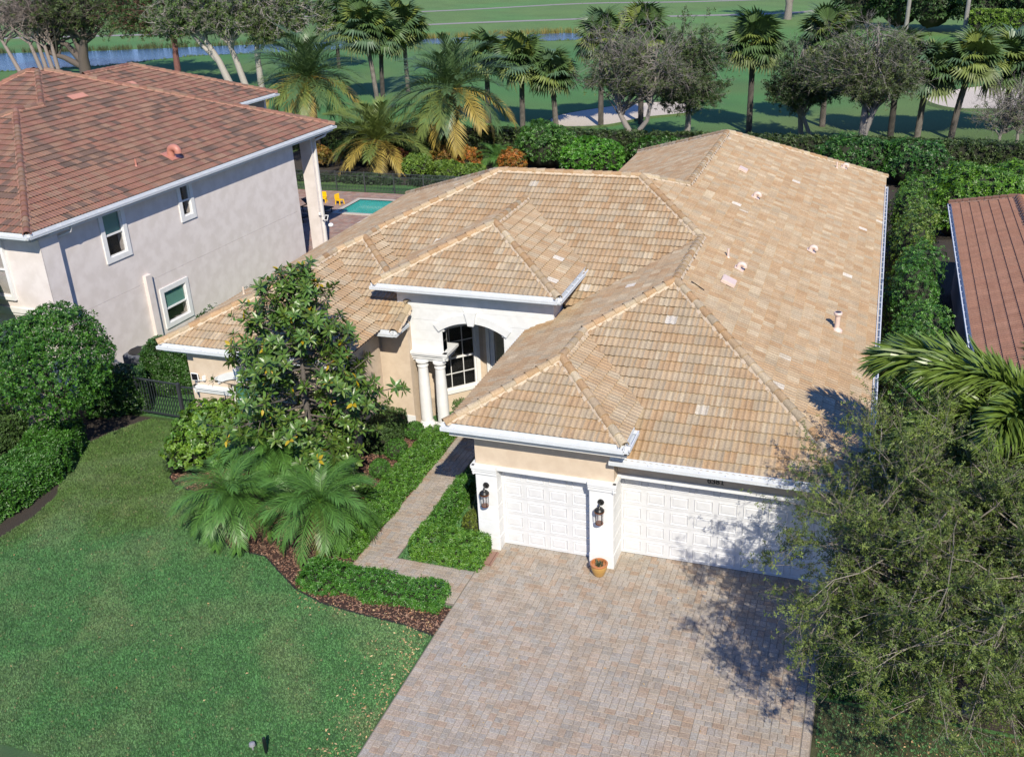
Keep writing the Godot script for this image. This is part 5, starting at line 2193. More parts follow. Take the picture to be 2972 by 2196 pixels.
func date_palm(called: String, label: String, cat: String, group: String, x: float, z: float, cy: float, cr: float, nf: int, set0: Array, set1: Array, mats: Array, r: float, lowest: float, old_from := 0.72, scale_len := 1.0, up0 := 1.35, bark := Color(0.22, 0.17, 0.125)) -> Node3D:
	var o := base(called, v3(x, 0, z))
	tag(o, label, cat, group)
	var top := v3(0.05, cy, 0.05)
	if r > 0.0:
		palm_trunk(o, [v3(0, -0.1, 0), v3(0.06, cy * 0.5, 0), top], r, r * 0.85, bark, bark * (0.42 if bark.r < 0.3 else 0.8), 0.07 if bark.r < 0.3 else 0.01)
	for i in nf:
		var u := (i + 0.5) / nf
		var pit := lerpf(up0, lowest, pow(u, 0.8)) + rf(-0.1, 0.1)
		var yaw := i * 2.399963 + rf(-0.25, 0.25)
		var s := cr * rf(0.88, 1.1) * scale_len * (0.8 + 0.2 * minf(1.0, u * 4.0))
		var b := Basis(Vector3.UP, yaw) * Basis(Vector3.RIGHT, -pit) * Basis(Vector3.BACK, rf(-0.25, 0.25))
		var old := u > old_from
		put("frond", pick(set1 if old else set0), mats[1] if old and rng.randf() < 0.4 else (mats[2] if u > old_from * 0.8 and rng.randf() < 0.5 else mats[0]), o, Transform3D(b.scaled(Vector3(s, s, s)), top + v3(0, rf(-0.05, 0.1) * cr * 0.3, 0)))
	return o

# A broad tree: limbs run from the trunk to points spread through an ellipsoid and carry twigs and leaves.
func canopy(called: String, label: String, cat: String, group: String, at: Vector3, trunks: Array, ctr: Vector3, rad: Vector3, limbs: int, twigs: int, leaves: int, bark: Color, mesh: Mesh, mat: Material, a: Color, b: Color, o_scale := 1.0, twig_r := 0.011, low_bias := 0.0, crooked := 0.25, clump := 0.32) -> Node3D:
	var o := base(called, at)
	tag(o, label, cat, group)
	var m := MB.new()
	m.col = bark
	for t in trunks:
		m.tube(t[0], t[1], 10, false)
	var br := MB.new()
	var l := Many.new()
	for i in limbs:
		var t: Array = pick(trunks)
		var pts: Array = t[0]
		var rr: Array = t[1]
		var f := rf(0.45, 1.0) * (pts.size() - 1)
		var k := mini(int(f), pts.size() - 2)
		var p: Vector3 = (pts[k] as Vector3).lerp(pts[k + 1], f - k)
		var r0 := minf(lerpf(rr[k], rr[k + 1], f - k) * 0.6, twig_r * 5.0)
		var dir := rv()
		if dir.y < -0.25:
			dir.y *= 0.4
		var q := ctr + dir * rad * pow(rng.randf(), 0.4)
		var bent := (q - p)
		var mid := p + bent * 0.5 + Vector3(0, bent.length() * 0.12, 0) + rv() * bent.length() * crooked * 0.5
		var line := []
		var lr := []
		var n := 8
		for j in n + 1:
			var u := float(j) / n
			line.append(p.lerp(mid, u).lerp(mid.lerp(q, u), u) + rv() * bent.length() * 0.022 * crooked * 4.0 * (1.0 if j and j < n else 0.0))
			lr.append(lerpf(r0, twig_r * 0.6, pow(u, 0.7)))
		br.col = bark * rf(0.85, 1.1)
		br.tube(line, lr, 5, false)
		for w in twigs:
			var u2 := 1.0 if w == 0 else rf(0.3, 1.0)
			var j2 := mini(int(u2 * n), n - 1)
			var s: Vector3 = line[j2 + 1]
			var td: Vector3 = ((line[j2 + 1] as Vector3) - line[j2]).normalized()
			var e := (td + rv() * 0.9 + Vector3.UP * 0.25).normalized()
			var tl := rf(0.35, 0.8) * o_scale
			var s1 := s + e * tl * 0.5 + rv() * tl * 0.08
			var s2 := s1 + (e + rv() * 0.35).normalized() * tl * 0.5
			br.tube([s, s1, s2], [twig_r * 0.6, twig_r * 0.45, twig_r * 0.2], 3, false)
			for side in 2:
				var s3 := s1 + (e + rv() * 0.8).normalized() * tl * 0.4
				br.tube([s1, s3], [twig_r * 0.4, twig_r * 0.18], 3, false)
				if side == 0:
					s2 = s2 if rng.randf() < 0.5 else s3
			var hh := clampf((s.y - (ctr.y - rad.y)) / (2.0 * rad.y), 0, 1)
			var many_here := int(leaves * (1.0 if low_bias == 0.0 else lerpf(1.0 + low_bias, maxf(0.05, 1.0 - low_bias), hh)) * rf(0.4, 1.6))
			for v in many_here:
				var c := s.lerp(s2, rng.randf()) + rv() * clump * o_scale * 0.6 * rng.randf()
				var sc := rf(0.7, 1.3)
				l.put(Transform3D(facing((Vector3.UP * 0.55 + rv()).normalized(), e + rv() * 0.9).scaled(Vector3(sc, sc, sc)), c), shade(a, b))
	built("trunk", m, M.bark, o)
	var bro := built("branches", br, M.bark, o)
	bro.set_meta("kind", "stuff")
	if l.t.size():
		many("foliage", mesh, mat, l, o)
	return o


func make_front_garden() -> void:
	var small := sprig(5, 0.055, 0.03, 0.5)
	var tiny := sprig(6, 0.032, 0.018, 0.6)
	var g1 := Color(0.055, 0.16, 0.022)
	var g2 := Color(0.025, 0.085, 0.016)
	# clipped hedges round the walk
	hedge("hedge", "long low clipped hedge running along the left of the walkway", "hedge", "", [v3(-4.05, 0, 1.9), v3(-4.08, 0, -5.3)], 0.95, 0.36, 520, small, M.leaf_gloss, Color(0.109, 0.247, 0.024), Color(0.043, 0.130, 0.018), 0.05)
	hedge("hedge", "low bushy hedge at the driveway corner in front of the mulch", "hedge", "", [v3(-4.35, 0, 2.95), v3(-0.55, 0, 3.0)], 0.85, 0.40, 480, small, M.leaf_gloss, Color(0.072, 0.208, 0.020), Color(0.032, 0.111, 0.014), 0.14)
	hedge("hedge", "square clipped box hedge beside the narrow garage door", "hedge", "", [v3(-2.15, 0, 1.0), v3(-0.2, 0, 1.0)], 0.92, 0.66, 520, small, M.leaf_gloss, Color(0.123, 0.260, 0.024), Color(0.043, 0.137, 0.018), 0.04)
	hedge("hedge", "clipped hedge along the garage side of the walkway, behind the box hedge", "hedge", "", [v3(-1.95, 0, 0.55), v3(-1.95, 0, -2.2)], 0.5, 0.6, 480, small, M.leaf_gloss, Color(0.094, 0.221, 0.022), Color(0.036, 0.124, 0.017), 0.06)
	hedge("hedge", "square dark clipped shrub against the tan wall left of the columns", "shrub", "", [v3(-5.75, 0, -3.55), v3(-5.75, 0, -5.05)], 1.05, 1.0, 700, tiny, M.leaf, Color(0.065, 0.130, 0.022), Color(0.029, 0.072, 0.015), 0.05)
	var at := [v3(-4.94, 0, -4.95), v3(-4.92, 0, -3.55), v3(-4.92, 0, -2.35), v3(-4.98, 0, -1.25)]
	var nth := ["round clipped ball shrub nearest the white columns", "round clipped ball shrub second from the columns", "round clipped ball shrub third from the columns", "round clipped ball shrub furthest from the columns, by the palms"]
	for i in 4:
		var r := 0.33 if i != 1 else 0.37
		shrub("ball_shrub", nth[i], "shrub", "round clipped shrubs along the walkway hedge", at[i], [[v3(0, r * 0.85, 0), v3(r, r * 0.9, r)]], 1500, tiny, M.leaf, Color(0.072, 0.195, 0.018), Color(0.032, 0.111, 0.013), 0.9, 0.02, -0.7)
	shrub("cone_shrub", "small yellow green rounded shrub inside the hedge by the garage", "shrub", "", v3(-0.95, 0, -0.15), [[v3(0, 0.35, 0), v3(0.32, 0.42, 0.32)]], 1300, tiny, M.leaf, Color(0.131, 0.169, 0.013), Color(0.072, 0.111, 0.011), 0.85, 0.05)
	shrub("grey_shrub", "grey green loose shrub close to the garage wall", "shrub", "", v3(-0.9, 0, -0.9), [[v3(0, 0.5, 0), v3(0.28, 0.55, 0.5)]], 1100, small, M.leaf, Color(0.102, 0.130, 0.039), Color(0.051, 0.078, 0.022), 0.7, 0.2)
	shrub("flowering_shrub", "leggy shrub with small red blooms at the foot of the columns", "shrub", "", v3(-3.45, 0, -5.35), [[v3(0, 0.65, 0), v3(0.28, 0.5, 0.28)], [v3(0.1, 1.15, 0.05), v3(0.3, 0.3, 0.3)]], 520, small, M.leaf, Color(0.102, 0.182, 0.033), Color(0.051, 0.104, 0.020), 0.0, 0.3)

	# clusia: round leathery leaves
	var cl := sprig(6, 0.115, 0.085, 0.35)
	shrub("clusia_bush", "large rounded bush with big yellow green leaves by the side gate", "bush", "", v3(-10.25, 0, -1.35), [[v3(0, 1.15, 0), v3(1.2, 1.1, 1.15)], [v3(0.35, 1.55, -0.2), v3(0.8, 0.75, 0.8)], [v3(-0.45, 0.8, 0.35), v3(0.85, 0.75, 0.8)]], 1500, cl, M.leaf_gloss, Color(0.15, 0.26, 0.025), Color(0.05, 0.135, 0.015), 0.72, 0.3)
	shrub("dark_shrub", "small dark shrub at the left tip of the mulch bed", "shrub", "", v3(-11.3, 0, -0.9), [[v3(0, 0.3, 0), v3(0.45, 0.35, 0.4)]], 700, tiny, M.leaf, Color(0.051, 0.098, 0.018), Color(0.026, 0.058, 0.011), 0.8, 0.15)

	magnolia()

	# pygmy date palms
	for e in [[-4.8, 1.35, 1.35, 1.85, "pygmy date palm nearest the walkway, its fronds over the hedge"], [-7.5, 1.6, 1.3, 1.75, "pygmy date palm at the outer edge of the bed, over the lawn"], [-7.3, -0.5, 1.7, 1.8, "pygmy date palm behind the other two, between bush and magnolia"]]:
		date_palm("pygmy_palm", e[4], "palm", "three pygmy date palms in the front bed", e[0], e[1], e[2], e[3], 44, roebel, roebel, [M.roebel, M.roebel_old, M.roebel], 0.075, -0.42, 0.93, 1.0, 1.15)

	# round tree on the left lawn
	var fl := sprig(6, 0.085, 0.045, 0.5)
	var rt := base("round_tree", v3(-15.85, 0, -1.35))
	tag(rt, "round dense green tree with fluted trunk on the left lawn", "tree")
	var tm := MB.new()
	tm.col = Color(0.26, 0.22, 0.18)
	for i in 7:
		var an := TAU * i / 7.0
		var d := v3(cos(an), 0, sin(an))
		tm.col = Color(0.24, 0.205, 0.17) * rf(0.7, 1.2)
		tm.tube([d * 0.30 + v3(0, -0.05, 0), d * 0.17 + v3(-0.03, 0.35, -0.02), d * 0.12 + v3(-0.12, 1.1, -0.08), d * 0.1 + v3(-0.2, 1.7, -0.12), d * 0.75 + v3(-0.3, 2.5, -0.2), d * 1.3 + v3(-0.35, 3.4, -0.2)], [0.12, 0.105, 0.09, 0.075, 0.045, 0.015], 8, false)
	built("trunk", tm, M.bark, rt)
	var rl := crown([[v3(-0.4, 3.05, -0.25), v3(1.95, 1.55, 1.95)], [v3(0.55, 3.0, 0.3), v3(1.55, 1.3, 1.6)], [v3(-1.3, 2.6, 0.2), v3(1.3, 1.15, 1.4)], [v3(0.0, 3.75, -0.5), v3(1.45, 1.1, 1.4)], [v3(0.4, 2.25, 0.6), v3(1.2, 0.8, 1.1)]], 10500, 0.3, Color(0.075, 0.20, 0.018), Color(0.028, 0.105, 0.012), 1.0, -0.75, 0.5)
	many("foliage", fl, M.leaf_gloss, rl, rt)
	# hedges by the left edge
	hedge("hedge", "broad leafy hedge curving along the left edge of the lawn", "hedge", "", [v3(-16.25, 0, -1.35), v3(-15.35, 0, 0.6), v3(-15.25, 0, 2.4), v3(-15.6, 0, 5.0)], 1.5, 0.95, 330, sprig(5, 0.085, 0.042, 0.5), M.leaf_gloss, Color(0.072, 0.202, 0.022), Color(0.032, 0.111, 0.013), 0.08)
	hedge("hedge", "dark clipped hedge at the far left, behind the leafy hedge", "hedge", "", [v3(-17.6, 0, -0.9), v3(-17.8, 0, 4.0)], 1.3, 1.45, 330, small, M.leaf, Color(0.065, 0.130, 0.022), Color(0.029, 0.072, 0.013), 0.08)
	# shrubs between the houses
	hedge("hedge", "tall dark hedge behind the side gate, next to the grey unit", "hedge", "", [v3(-16.1, 0, -6.0), v3(-12.9, 0, -6.9)], 1.3, 1.75, 240, sprig(5, 0.09, 0.05, 0.5), M.leaf_gloss, Color(0.051, 0.130, 0.020), Color(0.022, 0.072, 0.011), 0.14)
	hedge("hedge", "shaded hedge between the round tree and the pale house wall", "hedge", "", [v3(-17.0, 0, -3.6), v3(-15.3, 0, -4.6)], 1.0, 1.5, 240, sprig(5, 0.09, 0.05, 0.5), M.leaf_gloss, Color(0.051, 0.130, 0.020), Color(0.022, 0.072, 0.011), 0.12)
	var rose := shrub("rose_bush", "dark leafy bush with red flowers between the two houses", "bush", "", v3(-14.0, 0, -10.2), [[v3(0, 1.3, 0), v3(1.3, 1.3, 1.4)], [v3(-0.9, 1.2, 1.6), v3(0.8, 1.2, 0.8)]], 1700, sprig(5, 0.09, 0.05, 0.5), M.leaf, Color(0.051, 0.124, 0.020), Color(0.026, 0.065, 0.013), 0.75, 0.3)
	var fm := MB.new()
	for i in 14:
		fm.col = Color(0.45, 0.012, 0.03) * rf(0.6, 1.2)
		fm.lump(v3(rf(-1.0, 1.2), rf(1.7, 2.5), rf(0.2, 1.5)), v3(0.06, 0.05, 0.06), 4, 6, nz, 0.3)
	built("flowers", fm, M.soft, rose).set_meta("kind", "stuff")
	hedge("hedge", "low square hedge at the foot of the far pale pillar", "hedge", "", [v3(-16.9, 0, -19.3), v3(-14.9, 0, -19.4)], 1.0, 1.1, 160, sprig(5, 0.09, 0.05, 0.5), M.leaf, Color(0.087, 0.182, 0.022), Color(0.043, 0.104, 0.015), 0.06)

	# right of the driveway
	hedge("hedge", "low clipped hedge along the right edge of the driveway", "hedge", "", [v3(9.35, 0, -0.2), v3(9.35, 0, 3.55)], 1.65, 0.55, 380, small, M.leaf_gloss, Color(0.065, 0.182, 0.020), Color(0.029, 0.104, 0.013), 0.08)
	shrub("clusia_bush", "broad leaved bush low in the bottom right corner under the grey tree", "bush", "", v3(11.2, 0, 6.6), [[v3(0, 0.35, 0), v3(1.0, 0.5, 1.0)], [v3(1.2, 0.4, 0.4), v3(0.8, 0.5, 0.8)]], 520, cl, M.leaf, Color(0.131, 0.260, 0.022), Color(0.043, 0.130, 0.013), 0.7, 0.25)
	hedge("hedge", "dark low planting along the far right edge beside the tree", "hedge", "", [v3(13.2, 0, 1.0), v3(13.4, 0, 8.0)], 1.0, 0.5, 160, sprig(5, 0.08, 0.04, 0.5), M.leaf, Color(0.072, 0.098, 0.022), Color(0.131, 0.058, 0.028), 0.15)

	# grey-twigged oak in the right foreground
	var ol := sprig(5, 0.055, 0.02, 0.4)
	canopy("oak_tree", "large open grey twigged oak leaning over the right of the driveway", "tree", "", v3(11.5, 0, 3.2), [[[v3(0, -0.1, 0), v3(0.05, 1.2, 0.05), v3(-0.1, 2.2, -0.2), v3(-0.6, 3.6, -0.9), v3(-1.0, 5.2, -1.8)], [0.2, 0.16, 0.13, 0.08, 0.03]], [[v3(0.05, 1.1, 0.05), v3(-0.7, 2.4, 0.6), v3(-1.9, 3.5, 0.9), v3(-3.2, 4.2, 0.8)], [0.11, 0.09, 0.06, 0.02]], [[v3(0.05, 1.3, 0.05), v3(0.5, 2.6, 0.6), v3(0.8, 4.0, 1.2), v3(0.9, 5.2, 1.5)], [0.11, 0.09, 0.06, 0.02]]], v3(-0.8, 3.6, 0.3), v3(3.7, 3.0, 5.1), 340, 13, 17, Color(0.42, 0.375, 0.30), ol, M.leaf, Color(0.165, 0.215, 0.04), Color(0.06, 0.105, 0.02), 1.05, 0.0095, 0.0, 0.25, 0.36)

	# screen of tall shrubs along the right eave
	var sm := sprig(5, 0.075, 0.04, 0.5)
	var names := ["tall sunlit green shrub at the back end of the right eave", "tall shrub beside the right eave with yellowish new growth", "tall dense dark green shrub beside the middle of the right eave", "tall glossy green shrub beside the right eave, nearest the palm"]
	var zs := [-27.0, -20.5, -14.6, -9.2]
	var hs := [4.0, 4.5, 4.6, 4.3]
	for i in 4:
		var z: float = zs[i]
		var hh: float = hs[i]
		var a := [Color(0.12, 0.24, 0.025), Color(0.16, 0.23, 0.03), Color(0.075, 0.21, 0.022), Color(0.10, 0.24, 0.025)][i] as Color
		shrub("screen_shrub", names[i], "shrub", "tall screening shrubs along the right eave", v3(10.25, 0, z), [[v3(0, hh * 0.42, 0), v3(1.05, hh * 0.46, 2.7)], [v3(0.1, hh * 0.72, -0.7), v3(0.8, hh * 0.3, 1.1)], [v3(-0.1, hh * 0.68, 1.0), v3(0.75, hh * 0.3, 1.0)]], 4200, sm, M.leaf_gloss, a, Color(0.032, 0.104, 0.013), 0.7, 0.4)
	# foxtail palm at the right edge
	date_palm("foxtail_palm", "palm with bushy plume fronds reaching in from the right edge", "palm", "", 12.3, 0.6, 5.8, 3.5, 30, fox, fox, [M.fox, M.fox, M.fox], 0.14, -0.85, 2.0, 1.0, 0.9)
	for i in 2:
		var pl := base("garden_light", v3(-2.5 + 0.32 * i, 0, 8.55))
		tag(pl, "grey capped garden spot light in the front lawn" if i == 0 else "slim black stake light in the front lawn", "garden light")
		var m := MB.new()
		m.col = Color(0.25, 0.25, 0.26) if i == 0 else Color(0.01, 0.012, 0.012)
		if i == 0:
			m.lathe([Vector2(0.02, 0), Vector2(0.02, 0.12), Vector2(0.07, 0.13), Vector2(0.06, 0.18), Vector2(0.0, 0.2)], 16)
		else:
			m.lathe([Vector2(0.02, 0), Vector2(0.035, 0.05), Vector2(0.04, 0.35), Vector2(0.03, 0.42), Vector2(0.0, 0.44)], 14)
		built("lamp_body", m, M.blacktrim, pl)


func magnolia() -> void:
	var o := base("magnolia_tree", v3(-6.45, 0, -1.25))
	tag(o, "tall magnolia with glossy dark leaves in front of the left wing", "tree")
	var m := MB.new()
	m.col = Color(0.24, 0.215, 0.19)
	var trunk := [v3(0, -0.1, 0), v3(0.03, 1.5, 0), v3(-0.05, 3.0, 0.03), v3(0.04, 4.6, -0.02), v3(0.1, 6.2, -0.05), v3(0.12, 7.1, -0.05)]
	m.tube(trunk, [0.12, 0.1, 0.085, 0.06, 0.03, 0.012], 9, false)
	built("trunk", m, M.bark, o)
	# whorls of leaves at the twig ends
	var kinds := []
	for v in 6:
		var w := MB.new()
		for i in 12:
			var u := i / 12.0
			var a := i * 2.4 + rf(-0.2, 0.2)
			var d := v3(cos(a), 0, sin(a))
			var up := lerpf(-0.25, 1.1, u)
			var nn := (Vector3.UP - d * up + rv() * 0.15).normalized()
			w.col = (Color(0.065, 0.13, 0.025) if rng.randf() < 0.75 else Color(0.09, 0.145, 0.025)) * rf(0.7, 1.35)
			if v == 5 and rng.randf() < 0.08:
				w.col = Color(0.34, 0.25, 0.015) if rng.randf() < 0.7 else Color(0.16, 0.06, 0.02)
			leaf_to(w, Transform3D(facing(nn, d + Vector3.UP * up), v3(0, u * 0.09 - 0.05, 0) + d * 0.02), rf(0.18, 0.26), rf(0.072, 0.095), 0.22, 4, 0.18)
		kinds.append(w.mesh())
	var br := MB.new()
	br.col = Color(0.22, 0.19, 0.165)
	var prof := [Vector2(0.5, 1.6), Vector2(1.3, 2.25), Vector2(2.4, 2.6), Vector2(3.3, 2.55), Vector2(4.3, 2.1), Vector2(5.3, 1.6), Vector2(6.3, 0.85), Vector2(7.3, 0.15)]
	var n := 0
	var many_rest := []
	for limb in 74:
		var y := lerpf(0.55, 7.1, pow(limb / 74.0, 0.85)) + rf(-0.1, 0.1)
		var rmax := 0.3
		for i in prof.size() - 1:
			if y >= prof[i].x and y <= prof[i + 1].x:
				rmax = lerpf(prof[i].y, prof[i + 1].y, (y - prof[i].x) / (prof[i + 1].x - prof[i].x))
		var a := limb * 2.399963 + rf(-0.3, 0.3)
		var d := v3(cos(a), 0, sin(a))
		var f := clampf((y * 0.82) / 7.1, 0.0, 1.0) * 5.0
		var k := mini(int(f), 4)
		var s: Vector3 = (trunk[k] as Vector3).lerp(trunk[k + 1], f - k)
		var e := v3(0, y, 0) + d * rmax * rf(0.6, 1.15)
		var mid := (s + e) * 0.5 + v3(0, -0.12, 0) + rv() * 0.12
		br.tube([s, mid, e], [0.035, 0.024, 0.01], 5, false)
		var ends := [[e, (e - mid).normalized()]]
		for t in 3 + int(rmax * 2.2):
			var u := rf(0.25, 1.0)
			var p := s.lerp(mid, u * 2.0) if u < 0.5 else mid.lerp(e, u * 2.0 - 1.0)
			var q := p + (d * 0.5 + rv() * 0.9 + Vector3.UP * 0.35).normalized() * rf(0.25, 0.6)
			br.tube([p, (p + q) * 0.5 + rv() * 0.03, q], [0.013, 0.01, 0.007], 4, false)
			ends.append([q, (q - p).normalized()])
			if rng.randf() < 0.6:
				var q2 := p.lerp(q, 0.5) + rv() * 0.22
				br.tube([p.lerp(q, 0.5), q2], [0.008, 0.006], 4, false)
				ends.append([q2, (q2 - p).normalized()])
		for x in ends:
			var nn: Vector3 = ((x[1] as Vector3) + Vector3.UP * 0.5).normalized()
			many_rest.append(Transform3D(facing(nn, rv()).scaled(Vector3.ONE * rf(0.85, 1.2)), x[0]))
	built("branches", br, M.bark, o)
	# those nearest the camera are parts of their own
	var eye := cam.position - o.position
	many_rest.sort_custom(func(p, q): return (p.origin - eye).length() < (q.origin - eye).length())
	var rest := Many.new()
	for i in many_rest.size():
		if i < 300:
			put("leaf_whorl", kinds[rng.randi() % 6], M.magnolia, o, many_rest[i])
		else:
			rest.put(many_rest[i], Color(1, 1, 1))
	if rest.t.size():
		many("leaf_whorls", kinds[1], M.magnolia, rest, o)


func make_background() -> void:
	var mid := sprig(5, 0.16, 0.08, 0.5)
	var big := sprig(5, 0.26, 0.13, 0.5)
	var huge := sprig(5, 0.42, 0.2, 0.5)
	# soil bed behind the pool fence
	var b := MB.new()
	sheet(b, PackedVector2Array([Vector2(-33, -46.5), Vector2(24, -46.5), Vector2(24, -34), Vector2(9.2, -30.2), Vector2(-3.2, -30.2), Vector2(-13, -36.5), Vector2(-33, -36.5)]), 0.012)
	setting("bare_soil", b, M.soil)
	hedge("hedge", "long dark clipped hedge between the back gardens and the golf course", "hedge", "", [v3(-36, 0, -45.6), v3(26, 0, -44.9)], 1.3, 2.0, 34, mid, M.leaf, Color(0.06, 0.10, 0.018), Color(0.02, 0.045, 0.012), 0.08)
	# planting in the bed
	var A := Color(0.10, 0.27, 0.018)
	var B := Color(0.04, 0.15, 0.014)
	shrub("bright_bush", "large bright green bush behind the tan roof, next to the forked grey trunk", "bush", "", v3(-8.6, 0, -41.4), [[v3(0, 1.1, 0), v3(2.0, 1.35, 1.5)], [v3(-1.0, 1.0, 0.4), v3(1.4, 1.1, 1.2)]], 2600, mid, M.leaf_gloss, A, B, 0.8, 0.25)
	shrub("bright_bush", "tall bright bush with pointed pale leaves behind the tan ridge", "bush", "", v3(-12.3, 0, -42.2), [[v3(0, 1.5, 0), v3(1.9, 1.7, 1.6)], [v3(1.6, 1.2, 0.2), v3(1.3, 1.3, 1.2)]], 2600, mid, M.leaf_gloss, Color(0.08, 0.19, 0.025), Color(0.03, 0.095, 0.015), 0.8, 0.35)
	shrub("ball_shrub", "rounded yellow green shrub behind the right part of the pool fence", "shrub", "", v3(-20.0, 0, -38.6), [[v3(0, 0.75, 0), v3(1.0, 0.85, 0.9)]], 900, mid, M.leaf, Color(0.13, 0.21, 0.02), Color(0.06, 0.13, 0.014), 0.85, 0.15)
	shrub("low_shrub", "low spreading yellow green shrub beneath the date palm", "shrub", "", v3(-17.4, 0, -38.8), [[v3(-0.6, 0.5, 0), v3(1.3, 0.65, 0.9)], [v3(1.1, 0.45, 0.2), v3(1.2, 0.6, 0.8)]], 1300, mid, M.leaf, Color(0.14, 0.22, 0.025), Color(0.06, 0.13, 0.014), 0.85, 0.2)
	var cr := [[-22.6, -40.6, "dark red and green croton left of the yellow green ball"], [-19.3, -41.3, "orange and red croton between the ball shrub and the date palm"], [-17.4, -41.2, "brightest orange croton, just right of the date palm trunk"], [-14.2, -41.2, "orange croton left of the tall bright bush"], [-28.4, -40.4, "yellow and red croton seen left of the pale pillar"]]
	for i in cr.size():
		var hot := 1.0 if i in [2, 3] else 0.45
		shrub("croton", cr[i][2], "shrub", "crotons along the back bed", v3(cr[i][0], 0, cr[i][1]), [[v3(0, 0.7, 0), v3(1.0, 0.85, 0.8)]], 620, mid, M.leaf, Color(0.06, 0.07, 0.015).lerp(Color(0.42, 0.12, 0.018), hot), Color(0.12, 0.12, 0.015) if i != 0 else Color(0.09, 0.025, 0.015), 0.75, 0.3)
	shrub("dark_shrub", "dark green shrubbery under the bowed date palm behind the fence", "shrub", "", v3(-25.0, 0, -41.2), [[v3(0, 1.0, 0), v3(2.4, 1.2, 1.0)], [v3(3.4, 0.9, -1.0), v3(2.4, 1.2, 1.0)]], 2000, mid, M.leaf, Color(0.035, 0.085, 0.016), Color(0.016, 0.045, 0.01), 0.8, 0.3)
	shrub("low_shrub", "strip of low dark planting right behind the pool fence", "shrub", "", v3(-22.5, 0, -36.6), [[v3(-5, 0.22, 0), v3(2.6, 0.4, 0.5)], [v3(0, 0.22, 0.1), v3(2.6, 0.4, 0.5)], [v3(5, 0.22, 0.1), v3(2.6, 0.4, 0.5)]], 1500, mid, M.leaf, Color(0.04, 0.085, 0.025), Color(0.02, 0.045, 0.014), 0.6, 0.5)
	date_palm("small_palm", "small feathery palm between the crotons and the bright bush", "palm", "", -15.6, -41.8, 0.7, 1.9, 22, roebel, roebel, [M.roebel, M.roebel, M.roebel], 0.1, -0.2, 2.0, 1.0, 1.3)
	# yellow-green and dark shrubs behind the right of the house
	shrub("bright_bush", "big round sunlit bush behind the right neighbour's brown roof", "bush", "", v3(13.6, 0, -33.5), [[v3(0, 1.4, 0), v3(2.4, 1.9, 2.4)], [v3(1.6, 1.3, -1.6), v3(1.8, 1.7, 1.8)], [v3(-0.8, 1.2, 1.6), v3(1.6, 1.5, 1.5)]], 5200, mid, M.leaf_gloss, Color(0.11, 0.23, 0.014), Color(0.045, 0.13, 0.01), 0.8, 0.3)
	shrub("dark_shrub", "dark glossy shrubs at the foot of the pale trunk behind the roof", "shrub", "", v3(7.6, 0, -42.5), [[v3(0, 1.2, 0), v3(2.6, 1.6, 1.6)], [v3(3.2, 1.2, 0.6), v3(2.2, 1.5, 1.6)]], 3000, mid, M.leaf_gloss, Color(0.05, 0.15, 0.018), Color(0.02, 0.07, 0.012), 0.8, 0.35)
	shrub("dark_shrub", "dark shrubs in the far right corner behind the sunlit bush", "shrub", "", v3(18.2, 0, -38.0), [[v3(0, 1.3, 0), v3(2.5, 1.7, 2.5)], [v3(1.5, 1.2, 3.5), v3(2.0, 1.6, 2.0)]], 3000, mid, M.leaf_gloss, Color(0.045, 0.13, 0.02), Color(0.018, 0.06, 0.012), 0.8, 0.35)
	shrub("dark_shrub", "low dark shrubs behind the long tan back roof", "shrub", "", v3(1.0, 0, -43.4), [[v3(0, 0.8, 0), v3(3.0, 1.1, 0.9)], [v3(-5.5, 0.9, -0.4), v3(3.0, 1.2, 0.9)]], 2200, mid, M.leaf_gloss, Color(0.06, 0.16, 0.018), Color(0.025, 0.08, 0.012), 0.8, 0.35)

	# feather palms
	date_palm("date_palm", "broad date palm with golden lower fronds in the middle of the back bed", "palm tree", "", -19.2, -43.2, 5.0, 4.7, 56, phoenix, phoenix_old, [M.phoenix, M.phoenix_gold, M.phoenix_mid], 0.3, -0.8, 0.62)
	date_palm("date_palm", "tall date palm beside the red roof corner, fronds yellow below", "palm tree", "", -29.6, -42.2, 5.9, 4.5, 56, phoenix, phoenix_old, [M.phoenix, M.phoenix_gold, M.phoenix_mid], 0.3, -0.8, 0.7)
	date_palm("date_palm", "short bowed date palm behind the pool fence, yellow drooping fronds", "palm tree", "", -23.5, -40.0, 2.1, 4.1, 44, phoenix, phoenix_old, [M.phoenix_mid, M.phoenix_gold, M.phoenix_mid], 0.28, -0.5, 0.7)

